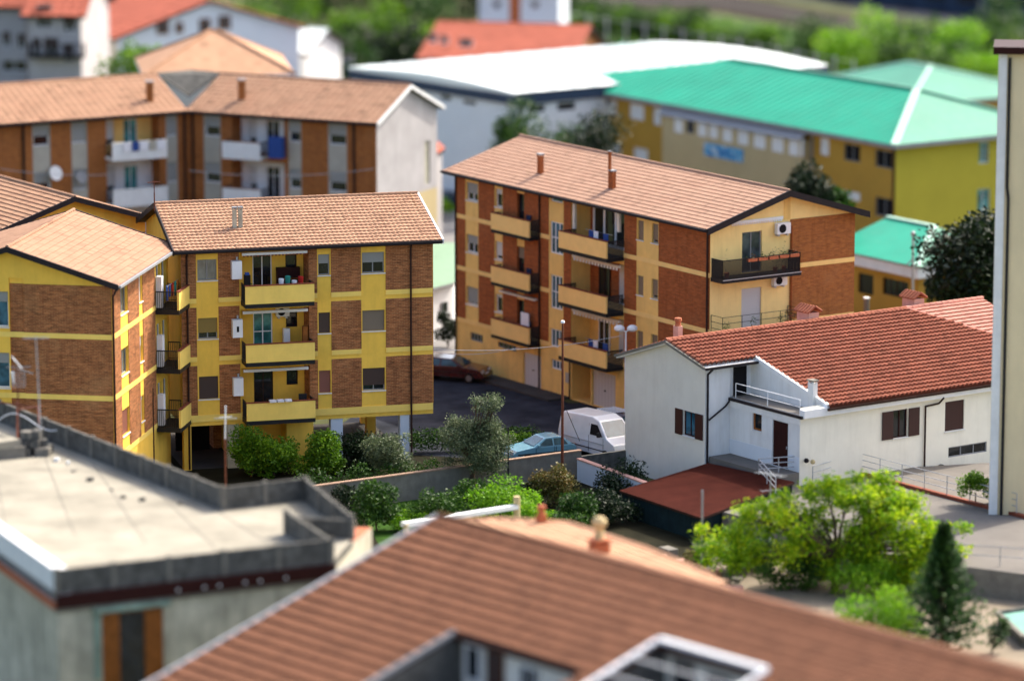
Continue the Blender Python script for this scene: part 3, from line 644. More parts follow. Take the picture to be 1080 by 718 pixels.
# ---------------------------------------------------------------- C: long block with garages beyond the street
C=Fr(atz(487,387,0),-56.5); G=Fr(C.p(25,0),33.5)
def build_C():
    t=thing('apartment_building','long orange brick block with amber panels, garages and a black gable balcony','apartment building',C.p(12.5,0,-5))
    L=[]; W=[]; br='brick_red'; U0=-.7
    cols=((-.66,.45),(1.9,3.6),(4.5,6.0),(6.8,9.3),(10.85,11.6),(16.9,18.05),(20.2,24.97))
    for zi,zf in enumerate(FZ):
        zt=(11.95,9.0,5.88)[zi]
        for a,b in cols: L.append((a,b,zf+.26,zt,.03,br))
        L.append((U0+.01,24.99,zf,zf+.26,.045,'amber_band'))
        L.append((6.0,6.8,zf+.26,zf+2.3,.03,br))
        L.append((11.62,16.85,zf+.02,zf+2.68,-1.3,br if zi!=2 else 'amber'))
        for (a,b,st,nv) in ((.55,1.8,(.62,.5,.9),1),(3.68,4.42,(.3,.8,.2),0)):
            z0=zf+1.2; z1=zf+2.28; L.append((a,b,z0,z1,-.22,None)); W.append((a,b,z0,z1,st[zi],nv,'shutter_grey' if a<1 else 'shutter_white'))
        for (a,b,st) in ((18.12,18.72,1),(19.5,20.12,.85)): L.append((a,b,zf+1.2,zf+2.3,-.22,None)); W.append((a,b,zf+1.2,zf+2.3,st,0,'shutter_tan'))
        L.append((6.02,6.78,zf+.05,zf+2.26,-.22,None))
    st=((9.5,10.7,11.25,11.7,'glass_teal',0,0),(9.45,10.75,8.25,10.1,'glass_blue',2,1),(9.5,10.7,5.04,7.0,'glass_blue',2,1),(9.5,10.7,2.8,3.85,'glass_blue',2,0),(9.6,10.7,1.5,2.05,'glass_blue',2,0))
    for s_ in st: L.append((*s_[:4],-.16,None))
    L+=[(6.6,8.5,.06,2.0,-.2,None),(13.7,16.05,.06,2.1,-.25,None),(11.7,13.6,.06,2.3,-1.6,'amber'),(.95,2.3,1.8,2.3,-.15,None),(3.95,5.9,1.85,2.2,-.15,None),(11.05,11.5,.9,1.5,-.1,None)]
    mb=MB(); facade(mb,C,U0,25,0,11.95,'amber',L)
    LG=[]
    for zf,zt in ((9.0,11.75),(5.88,9.0),(2.75,5.88)): LG+=[(5.42,9.94,zf+.26,zt,.03,'brick_orange'),(5.36,9.95,zf,zf+.26,.045,'amber_band')]
    for zf in FZ: LG.append((2.14,3.5,zf+.05,zf+2.3,-.2,None))
    facade(mb,G,0,9.96,0,11.95,'pale_yellow',LG); mb.poly([G.p(0,11.95),G.p(9.96,11.95),G.p(4.98,13.4)],'pale_yellow'); mb.box(G,4.98,5.42,11.76,13.2,.0,.03,'amber')
    Bk=Fr(G.p(9.96,0),123.5); facade(mb,Bk,0,25.7,0,11.95,br,[]); Lf=Fr(C.p(U0,0,-9.96),-146.5); Lf=Fr(Bk.p(25.7,0),213.5); facade(mb,Lf,0,9.96,0,11.95,br,[]); mb.poly([Lf.p(0,11.95),Lf.p(9.96,11.95),Lf.p(4.98,13.4)],br)
    mb.build('wall',t)
    for a,b,z0,z1,sh,nv,m in W: window(t,C,a,b,z0,z1,-.2,sh,m,nv=nv,fm='grey_metal' if a>15 else 'white_metal')
    for a,b,z0,z1,pm,nv,nh in st: window(t,C,a,b,z0,z1,-.14,0,nv=nv,nh=nh,pm=pm,name='stair_window',sill=False,fw=.07)
    for zi,zf in enumerate(FZ):
        window(t,C,6.02,6.78,zf+.05,zf+2.26,-.2,(0,.3,0)[zi],'shutter_tan',nv=0,sill=False,name='balcony_door',fm='dark_brown')
        balcony(t,C,4.35,8.35,zf+.02,.75,0,'amber_band','net',th=.2,sp=.06); balcony(t,C,12.1,16.84,zf+.02,1.22,0,'amber_band','net',th=.22,sp=.06)
        # doors inside the loggia
        if zi==0:
            window(t,C,12.0,16.5,zf+.03,zf+2.5,-1.28,0,nv=3,sill=False,name='balcony_door',fm='white_metal',fw=.16)
        else:
            window(t,C,12.6,13.7,zf+.03,zf+2.3,-1.28,0,nv=1,sill=False,name='balcony_door',fm='dark_brown' if zi==1 else 'white_metal'); window(t,C,14.7,15.5,zf+.03,zf+2.3,-1.28,.85,'shutter_white',nv=0,sill=False,name='balcony_door')
        w=MB(); zt=zf+2.62; w.box(C,12.0,16.6,zt-.14,zt,.04,.22,'awning_cloth')
        if zi!=0:
            for k in range(15): w.box(C,12.1+k*.3,12.27+k*.3,zt-.3,zt-.145,.17,.2,'white' if k%1==0 else 'coping')
        else: w.box(C,12.0,12.2,zf+1,zt-.14,.05,.2,'awning_cloth'); w.box(C,16.4,16.6,zf+1.4,zt-.14,.05,.2,'awning_cloth')
        w.build('awning',t)
        if zi!=1:
            w=MB(); w.box(C,4.5,8.2,zt-.12,zt,.05,.3,'awning_cloth'); w.build('awning',t)
    for a,b,z1 in ((6.6,8.5,2.0),(13.7,16.05,2.1)):
        g=MB(); g.box(C,a+.01,b-.01,.06,z1-.01,-.19,-.12,'garage_white'); o=g.build('garage_door',t); h=MB(); h.box(C,(a+b)/2-.06,(a+b)/2+.06,1.0,1.06,-.119,-.06,'black_metal'); h.build('handle',o)
    g=MB(); g.box(C,12.0,13.1,.02,2.1,-1.595,-1.54,'shutter_brown'); g.build('entrance_door',t)
    for a,b,z0,z1 in ((.95,2.3,1.8,2.3),(3.95,5.9,1.85,2.2)): window(t,C,a,b,z0,z1,-.14,0,nv=3,fm='grey_metal',name='vent_window',sill=False)
    g=MB(); g.box(C,11.05,11.5,.9,1.5,-.09,.03,'grey_panel'); g.build('meter_box',t)
    for zi,zf in enumerate(FZ):
        window(t,G,2.14,3.5,zf+.05,zf+2.3,-.18,(.0,1,1)[zi],'shutter_white',pm='glass_curtain',nv=1,sill=False,name='balcony_door',fm='grey_metal' if zi==0 else 'white_metal')
        s=MB(); s.box(G,.02,5.36,zf-.18,zf+.02,0.,1.15,'black_metal'); s.box(G,.0,5.38,zf-.02,zf+.025,1.152,1.17,'galv'); o=s.build('balcony',t)
        for p0,p1 in ((G.p(.06,zf+.02,1.1),G.p(5.3,zf+.02,1.1)),(G.p(.06,zf+.02,.05),G.p(.06,zf+.02,1.1)),(G.p(5.3,zf+.02,.05),G.p(5.3,zf+.02,1.1))):
            r=MB()
            if zi==0: bars(r,p0,p1,1.05,.06,'black_metal',.024)
            else: rails(r,[p0,p1],1.05,3,'black_metal',.016,1.2)
            r.build('railing',o)
    tr=MB(); tr.box(G,1.4,4.9,11.82,11.98,.004,.06,'white')
    for k in range(22): tr.box(G,1.42+k*.158,1.5+k*.158,11.72,11.82,.004,.05,'white')
    tr.build('trim',t)
    rf,q=gable_roof(t,C,U0,25,9.96,11.95,13.42,'tile_rose',.6,.5,.25,.38,step=.026)
    verge(t,q['E1'],q['R1'],q['B1'],out=G.p(0,0,1)-G.p(0,0),h=.36,w=.1); gutter(t,q['E0'],q['E1'])
    for u in (-.5,8.45,24.85): pipe(t,[C.p(u,11.8,.5),C.p(u,11.5,.1),C.p(u,.1,.1)])
    pipe(t,[C.p(11.55,2.6,.08),C.p(11.55,.05,.08)],.04)
    pipe(t,[G.p(5.5,11.4,.1),G.p(5.5,.1,.1)],.05,'brick_red')
    nn=(q['E1']-q['E0']).cross(q['R0']-q['E0'])
    for (x,y,h,w_) in ((570,183,1.0,.34),(646,199,.9,.34),(643,199,2.0,.16)): chimney(rf,hit(x,y,q['E0'],nn),w_,h,'brick_red','grey_metal',R(-56.5),'flat')
    return q
qC=build_C()
acunit(G,4.3,11.05,0,'air conditioner on the yellow gable wall above the black flower balcony',.9,.6); acunit(G,4.1,8.2,0,'air conditioner under the black flower balcony of the long block',.9,.55)
for k in range(5):
    u=1.7+k*.72; b=MB(); b.box(G,u,u+.6,9.88,10.04,1.02,1.2,'terracotta'); t=thing('flower_box','terracotta flower boxes on the rail of the black gable balcony','flower box',G.p(u+.3,9.88,1.1),'flower boxes on the gable balcony'); b.build('trough',t)
    b=MB(); leaves(b,[(G.p(u+.3,10.16,1.1),.3,.2,.18)],40,.09,'leaf_mid' if k%2 else 'leaf_red',random.Random(k)); b.build('foliage',t)
for k,u in enumerate((.6,3.9,4.5)): pot(G.p(u,9.03,.7),'thin leafless pot plants behind the rail of the black gable balcony',.14,'leaf_olive',1.3,n=26)
for k in range(3): pot(G.p(.5+k*1.9,5.91,.8),'small pot plants behind the thin rail of the lower gable balcony',.15,'leaf_mid',.5)
pot(G.p(4.9,5.91,.7),'dark red bushy pot plant at the right end of the lower gable balcony',.25,'leaf_red',.7,n=130)
for zi,(zf,lab) in enumerate(zip(FZ,('top','middle','lowest'))):
    b=MB()
    for k in range(5):
        u=13.2+k*.62; h=rng.uniform(.3,.5); b.box(C,u,u+.5,zf+1.0-h,zf+1.12,1.26,1.3,('white_cloth','blue_cloth','white_cloth','blue_cloth','teal_cloth')[k] if zi!=1 else 'interior_dark') if k<4 else None
    if zi!=1: 
        b=MB()
        for k in range(4): u=14.2+k*.55; b.box(C,u,u+.45,zf+.62,zf+1.28,.55+k*.05,.59+k*.05,('blue_cloth','white_cloth','interior_dark','blue_cloth')[k])
        b.tube(C.p(13.9,zf+1.27,.62),C.p(16.6,zf+1.27,.62),.012,'galv',4)
        single(b,'laundry',f'blue and white washing on the {lab} right-hand loggia balcony of the long block','laundry')
    for k in range(3): pot(C.p(5.0+k*1.2,zf+.02,.45),f'dark pot plants on the {lab} narrow balcony near the far end of the long block',.16,'leaf_dark' if k!=1 else 'leaf_dry',.75,n=50)
    chair(C,7.4,zf+.02,.32,f'dark chair on the {lab} narrow balcony near the far end of the long block','paint_navy')
b=MB(); b.box(C,7.0,7.8,FZ[2]+.9,FZ[2]+1.7,.35,.42,'white_cloth'); single(b,'laundry','white sheet hung on the lowest narrow balcony of the long block','laundry')
g=MB(); g.box(C,-.6,11.5,0,.12,.02,1.5,'pavement'); struct(g,'pavement')

# ---------------------------------------------------------------- D: white house with the red tiled roof
D=Fr(atz(659,496,0),-55); DR=Vector((-D.n.x,-D.n.y,0))     # DR runs along the ridge, away to the right
S0=1.6; US=6.9; UF=12.65; SLP=.262; ZR=7.62; UR=3.95
def dp(u,s,z): return D.p(u,z,-s)
DL=21.0
def build_D():
    t=thing('white_house','white house with a red clay tiled roof, roof terrace cut-out and dark red shutters','house',dp(5,8,0))
    W_=Fr(dp(0,0,0),-55)
    mb=MB(); zl=ZR-.33*UR; zr=ZR-SLP*(US-UR)
    facade(mb,D,0,US,0,zl-.02,'cream_render',[(5.07,6.1,2.82,4.12,-.18,None)])
    mb.poly([D.p(0,zl-.02),D.p(US,zl-.02),D.p(US,zr),D.p(UR,ZR),],'cream_render')
    FS=Fr(D.p(US,0),35); facade(mb,FS,0,S0,0,zr,'white_render',[])
    FW=Fr(D.p(US,0,-S0),-55); ww=UF-US
    facade(mb,FW,0,ww,0,4.95,'white_render',[(1.9,2.65,3.55,4.7,-.16,None),(ww-2.2,ww-.95,2.0,4.35,-.16,None),(.02,ww-2.25,2.0,2.75,.02,'blue_white'),(ww-.9,ww-.02,2.0,2.75,.02,'blue_white')])
    FF=Fr(D.p(UF,0,-S0),35); wl=DL-S0
    ze=ZR-SLP*(UF-UR)
    w1=FF.rect(942,433,957,460); w2=FF.rect(997,424,1016.5,452)
    s1=FF.rect(1000,485,1040,503)
    L=[(*w1[:2],w1[2],w1[3],-.18,None),(*w2[:2],w2[2],w2[3],-.18,None),(*s1[:2],1.5,2.05,-.14,None)]
    facade(mb,FF,0,wl,0,ze-.02,'cream_front',L)
    facade(mb,Fr(D.p(UF,0,-DL),125),0,UF,0,6.3,'white_render',[]); facade(mb,Fr(D.p(0,0,-DL),215),0,DL,0,zl-.02,'white_render',[])
    # roof terrace floor and the wall under the cut roof
    mb.obox(dp(US,S0+.02,4.72),dp(UF,S0+.02,4.72)-dp(US,S0+.02,4.72),DR*2.6,Z*.2,'tiled_yard')
    SB=3.1
    pts=[dp(US-.2,SB,4.9),dp(UF-.1,SB,4.9),dp(UF-.1,SB,ZR-SLP*(UF-.1-UR)-.12),dp(US-.2,SB,ZR-SLP*(US-.2-UR)-.12)]
    mb.poly(pts,'white_render'); 
    mb.poly([dp(US-.2,S0,4.9),dp(US-.2,SB,4.9),dp(US-.2,SB,zr+.02),dp(US-.2,S0,zr+.02)],'white_render')
    mb.build('wall',t)
    dd=MB(); dd.obox(dp(US-.17,S0+.35,4.92),DR*.85,(dp(US-.14,0,0)-dp(US-.17,0,0)),Z*1.5,'interior_dark'); dd.build('terrace_door',t)
    o=window(t,D,5.07,6.1,2.82,4.12,-.16,0,nv=1,pm='glass_blue',fm='red_brown'); openleaf(o,D,4.43,5.04,2.8,4.14); openleaf(o,D,6.13,6.75,2.8,4.14)
    window(t,FW,1.9,2.65,3.55,4.7,-.14,0,nv=0,fm='wood',pm='glass',fw=.1)
    d_=MB(); d_.box(FW,ww-2.19,ww-.96,2.0,4.34,-.12,-.05,'red_brown'); o=d_.build('door',t); h=MB(); h.box(FW,ww-1.1,ww-1.04,3.0,3.14,-.049,.0,'galv'); h.build('handle',o)
    o=window(t,FF,*w1,-.16,0,nv=1,fm='red_brown'); openleaf(o,FF,w1[0]-.75,w1[0]-.03,w1[2],w1[3]); openleaf(o,FF,w1[1]+.03,w1[1]+.75,w1[2],w1[3])
    window(t,FF,*w2,-.16,1,'shutter_red',fm='red_brown'); window(t,FF,s1[0],s1[1],1.5,2.05,-.12,0,nv=2,fm='grey_metal',sill=False)
    # roof: main slope with the cut-out, tile relief
    ov=.45; L2=21.4; slope=Vector((0,0,0))
    ue=UF+ov; up=lambda u:ZR-SLP*(u-UR)
    e0=dp(ue,-.35,up(ue)); sv=dp(UR,-.35,ZR)-e0; Ls=sv.length; bend=hit(955,331,dp(UR,0,ZR),Vector((D.n.y,-D.n.x,0)) if False else Vector((D.u.x,D.u.y,0)))
    sb=(bend-dp(UR,0,ZR)).dot(DR); 
    def hz(b): return ue-(ue-UR)*b/Ls     # u at distance b up the slope
    def keep(a,b):
        s=a-.35; u=hz(b)
        if s<S0 and u>US+.35: return False
        if s<3.25 and u>US+.35: return False
        return s<sb+(u-UR)*.62 and s<L2
    rf=MB(); tiles(rf,e0,DR,L2+.35,sv,Ls,'tile_red',.29,.41,.13,.085,keep,6,'tile_gap_shade',True)
    def keep2(a,b):
        s=a-.35; u=hz(b); return s>=sb+(u-UR)*.62
    tiles(rf,e0+Z*.012,DR,L2+.35,sv,Ls,'tile_red_sunlit',.30,.42,.035,.07,keep2,4,'tile_lip_shade')
    for q in range(14):     # roll of ridge tiles where the two roof parts meet
        u0_,u1_=UR+(ue-UR)*q/14,UR+(ue-UR)*(q+1)/14; rf.tube(dp(u0_,sb+(u0_-UR)*.62,up(u0_)+.05),dp(u1_,sb+(u1_-UR)*.62,up(u1_)+.05),.09,'tile_red_sunlit',7)
    # slabs under the tiles
    def sl(pts): rf.slab([p-Z*.04 for p in pts],.13,'white')
    sl([dp(UR,-.35,ZR),dp(UR,L2,ZR),dp(US+.35,L2,up(US+.35)),dp(US+.35,-.35,up(US+.35))]); sl([dp(US+.35,3.2,up(US+.35)),dp(US+.35,L2,up(US+.35)),dp(ue,L2,up(ue)),dp(ue,3.2,up(ue))])
    zb=ZR-.33*(UR+.35); sl([dp(UR,-.35,ZR),dp(UR,L2,ZR),dp(-.35,L2,zb),dp(-.35,-.35,zb)])
    bo=dp(-.35,L2,zb); tiles(rf,bo,-DR,L2+.35,dp(UR,L2,ZR)-bo,(dp(UR,L2,ZR)-bo).length,'tile_red',.26,.36,.05,.05)
    ridge_caps(rf,dp(UR,-.35,ZR+.07),dp(UR,sb,ZR+.07),'tile_red',.12); ridge_caps(rf,dp(UR,sb,ZR+.07),dp(UR,L2,ZR+.07),'tile_red_sunlit',.12)
    ro=rf.build('roof',t)
    # verges, barge board of the cut-out, eave boards
    v=MB()
    for a,b in ((dp(UR,-.35,ZR),dp(US+.4,-.35,up(US+.4))),(dp(-.4,-.35,zb),dp(UR,-.35,ZR))): v.beam(a-Z*.03-DR*.05,b-Z*.03-DR*.05,.1,.14,'concrete')
    v.build('bargeboard',t)
    v=MB(); v.beam(dp(US+.1,3.15,up(US+.1)+.02),dp(ue-.1,3.15,up(ue-.1)+.02),.2,.24,'white'); v.build('bargeboard',t)
    v=MB(); v.obox(dp(UF+.02,S0-.05,ze-.52),DR*(DL-S0),dp(UF+.4,0,0)-dp(UF+.02,0,0),Z*.42,'white_metal'); v.build('eave',t)
    gutter(t,dp(ue,3.0,up(ue)-.02),dp(ue,L2,up(ue)-.02),'dark_brown'); gutter(t,dp(US+.4,-.35,up(US+.4)-.02),dp(US+.4,3.1,up(US+.4)-.02),'verge_dark')
    v=MB(); v.obox(dp(US+.05,S0-.14,4.78),dp(UF+.3,S0-.14,4.78)-dp(US+.05,S0-.14,4.78),DR*.13,Z*.15,'verge_dark'); v.build('gutter',t)
    v=MB(); v.obox(dp(US+.05,S0-.004,4.45),dp(UF+.05,S0-.004,4.45)-dp(US+.05,S0-.004,4.45),-DR*.07,Z*.32,'white'); v.build('trim',t)
    pipe(t,[dp(US+.45,.1,up(US+.4)-.15),dp(US+.08,.1,6.3),dp(US+.08,.1,.1)],.06,'verge_dark'); pipe(t,[dp(US+.1,S0-.1,4.75),dp(US+.1,S0-.35,4.5),dp(US+.1,.18,3.9)],.05,'verge_dark')
    xs=FF.pix(975,440)[0]; pipe(t,[FF.p(xs+.9,ze-.5,.45),FF.p(xs+.9,ze-.85,.08),FF.p(xs,ze-.9,.08),FF.p(xs,.1,.08)],.05,'dark_brown')
    r=MB(); rails(r,[dp(US+.3,S0+.15,4.93),dp(UF-.2,S0+.15,4.93)],.75,2,'white_metal',.02,2.2); r.build('railing',t)
    # chimneys
    n=(dp(UF,0,up(UF))-dp(UR,0,ZR)).cross(DR)
    chimney(ro,hit(857,419,dp(UR,0,ZR),n),.42,.75,'white','concrete',R(-55),'flat')
    for (x,y,w_,h,k) in ((715,352,.42,.75,'pot'),(852,343,1.0,.62,'roofed'),(963,326,1.0,.62,'roofed')):
        q=hit(x,y,dp(UR-.7,0,0),Vector((D.u.x,D.u.y,0))); q=Vector((q.x,q.y,ZR-.2)); chimney(ro,q,w_,h,'pink_render','tile_red' if k!='pot' else 'terracotta',R(-55),k)
build_D()
# landing and red annex roof in front of it
g=MB(); q0=dp(US+.0,S0-.01,0); 
g.obox(dp(US+.1,S0-1.4,0),dp(UF,S0-1.4,0)-dp(US+.1,S0-1.4,0),DR*1.38,Z*1.98,'tiled_yard'); struct(g,'landing')
AX=[atz(653,517,1.3),atz(740,546,1.3),atz(838,508,1.85),atz(747,488,1.85)]
t=thing('carport','low carport with a flat dark red roof and dark netting sides beside the white house','carport',(AX[0]+AX[2])/2*1-Z*((AX[0].z+AX[2].z)/2))
g=MB(); g.slab(AX,.12,'dark_brown','red_deck'); g.build('roof',t)
for i,j in ((0,1),(1,2)):
    g=MB(); a,b=AX[i],AX[j]; n_=Vector(((b-a).y,-(b-a).x,0)).normalized(); a=a-n_*.15; b=b-n_*.15
    d_=b-a; k=max(6,int(d_.length/.5))
    for q in range(k):      # slack netting, hung in shallow folds
        p0,p1=a+d_*q/k,a+d_*(q+1)/k; o0=n_*.05*(q%2); o1=n_*.05*((q+1)%2)
        g.poly([Vector((p0.x,p0.y,.02))+o0,Vector((p1.x,p1.y,.02))+o1,p1-Z*.14+o1,p0-Z*.14+o0],'net_dark'); g.poly([p0-Z*.14+o0-n_*.03,p1-Z*.14+o1-n_*.03,Vector((p1.x,p1.y,.02))+o1-n_*.03,Vector((p0.x,p0.y,.02))+o0-n_*.03],'net_dark')
    g.build('netting',t)
for p in AX:
    c_=(AX[0]+AX[2])/2; q=p+(c_-p)*.04; g=MB(); g.tube(Vector((q.x,q.y,0)),Vector((q.x,q.y,q.z-.13)),.05,'black_metal',6); g.build('post',t)
# netting fence running on to the left
def wall_thing(pts,h,th,m,cap,label,z0=0,name='garden_wall',cat='wall',posts=None):
    t=thing(name,label,cat,(Vector(pts[0])+Vector(pts[-1]))*.5*1); t.location.z=z0
    b=MB(); c=MB()
    for p,q in zip(pts,pts[1:]):
        p,q=Vector((p[0],p[1],z0)),Vector((q[0],q[1],z0)); d=q-p; n=Vector((d.y,-d.x,0)).normalized()*th
        b.obox(p,d,n,Z*h,m)
        if cap: c.obox(p-n*.15-d.normalized()*.03+Z*(h+.003),d+d.normalized()*.06,n*1.3,Z*.07,cap)
    b.build('wall',t); c.build('coping',t)
    if posts:
        for p,q in zip(pts,pts[1:]):
            p,q=Vector((p[0],p[1],z0)),Vector((q[0],q[1],z0)); d=q-p; k=max(1,round(d.length/posts)); n=Vector((d.y,-d.x,0)).normalized()
            for i in range(k+1):
                g=MB(); c_=p+d*i/k+n*th*.5; g.cbox(c_,th*1.7,th*1.7,h+.13,'concrete',math.atan2(d.y,d.x)); g.build('post',t)
    return t
wl=Fr(atz(340,515,1.2),to=atz(600,480,1.2)); L1=(atz(612,479,1.2)-atz(340,515,1.2)).length
wall_thing([wl.p(-4,0),wl.p(L1,0)],1.38,.22,'concrete','wall_cap','long grey garden wall with pale tile coping between hedge and street')
wall_thing([wl.p(L1+.05,0),wl.p(L1+3.6,0)],1.1,.2,'dark_concrete',None,'dark low wall in front of the white van')
w2a=atz(613,484,1.15); w2b=atz(696,514,1.15)
wall_thing([w2a,w2b],1.15,.25,'blue_white','pink_render','pale garden wall with red brick coping running to the red carport roof')
# ---------------------------------------------------------------- raised terrace right of the house
TZ=1.3
tp=[atz(843,512,TZ),atz(910,498,TZ),atz(1075,543,TZ),atz(1200,600,TZ),atz(1120,640,TZ),atz(1000,600,TZ),atz(800,535,TZ)]
g=MB(); g.prism([(p.x,p.y) for p in (atz(838,512,TZ),atz(900,496,TZ),atz(1180,480,TZ),atz(1250,560,TZ),atz(1120,610,TZ),atz(960,590,TZ),atz(745,535,TZ))],0,TZ,'concrete','tiled_yard'); struct(g,'terrace')
g=MB(); kb=[atz(905,500,TZ),atz(1072,544,TZ),atz(1120,557,TZ)]
for a,b in zip(kb,kb[1:]): g.beam(a+Z*.08,b+Z*.08,.25,.17,'coping')
struct(g,'kerb')
t=thing('railing','grey metal railing with three rails along the terrace kerb of the white house','railing',kb[0]); r=MB(); rails(r,[atz(857,511,TZ),kb[0]+Z*.17],.95,3,'galv',.022,1.6); r.build('rail',t); r=MB(); rails(r,[kb[0]+Z*.17,kb[1]+Z*.17],.95,3,'galv',.022,1.6); r.build('rail',t)
t=thing('railing','thin grey railing across the sunny part of the right-hand terrace','railing',atz(985,592,TZ)); r=MB(); rails(r,[atz(965,590,TZ),atz(1100,600,TZ)],.9,2,'galv',.02,1.8); r.build('rail',t)
t=thing('railing','pale metal stair railing at the corner of the red carport roof','railing',atz(800,520,1.9)); r=MB(); rails(r,[atz(800,500,1.95),atz(842,497,1.95)],.8,3,'galv',.03,1.2); r.build('rail',t); r=MB(); rails(r,[atz(800,500,1.95),atz(818,520,1.6)],.8,3,'galv',.03,1.2); r.build('rail',t)
b=MB(); c=atz(988,500,TZ)
FFg=Fr(D.p(UF,0,-S0),35); uu,zz=FFg.pix(992.5,494,.1); ax=Vector((FFg.n.x,FFg.n.y,0)); pc=FFg.p(uu,zz,.05); b.tube(pc,pc+ax*.1,.24,'concrete',14); b.tube(pc+ax*.1,pc+ax*.12,.17,'interior_dark',14); b.tube(pc-ax*.1,pc,.06,'galv',8); single(b,'vent','round wall vent on the cream front of the white house beside the cellar window','vent')
t=thing('wall_lamp','small double lamp at the left corner of the cream house front','lamp',FFg.p(.35,2.55,.1)); b=MB(); b.tube(FFg.p(.35,2.6,-.02),FFg.p(.35,2.6,.3),.04,'black_metal',6); b.build('arm',t)
b=MB(); b.lathe(FFg.p(.2,2.5,.3),[(0,0),(.11,.05),(.13,.15),(.08,.24),(0,.26)],'interior_dark',9); b.build('lamp_head',t); b=MB(); b.lathe(FFg.p(.62,2.38,.3),[(0,0),(.11,.05),(.13,.15),(.08,.24),(0,.26)],'sand',9); b.build('lamp_head',t)
# ---------------------------------------------------------------- F: tall beige block at the right edge
def build_F():
    o=atz(1042.5,542,TZ); F=Fr(o,-7.5); t=thing('tall_building','tall beige building with a white corner strip and black downpipe at the right edge','building',F.p(1.2,0,-1.5))
    W_,H_,DD=2.4,24.0,2.6; r=F.rect(1071,68,1090,114)  # kept narrow so that its cast shadow leaves the terrace lit
    mb=MB(); facade(mb,F,0,W_,0,H_,'beige',[(0.01,.42,0,H_-.01,.06,'white'),(1.5,2.4,r[2],r[3],-.8,'beige')]); facade(mb,Fr(F.p(W_,0),98),0,DD,0,H_,'beige',[]); facade(mb,Fr(F.p(W_,0,-DD),188),0,W_,0,H_,'beige',[]); facade(mb,Fr(F.p(0,0,-DD),-82),0,DD,0,H_,'white',[])
    mb.build('wall',t)
    g=MB(); g.box(F,-.25,W_+.3,H_+.002,H_+.35,-DD-.3,.4,'red_brown'); g.build('roof',t)
    g=MB(); g.box(F,1.45,2.45,r[2]-.03,r[2]+.9,.005,.06,'sand'); g.build('balcony_panel',t)
    pipe(t,[F.p(.55,H_-.2,.09),F.p(.55,H_-6.5,.09),F.p(.62,H_-7,.09),F.p(.62,0.1,.09)],.075,'black_metal')
build_F()
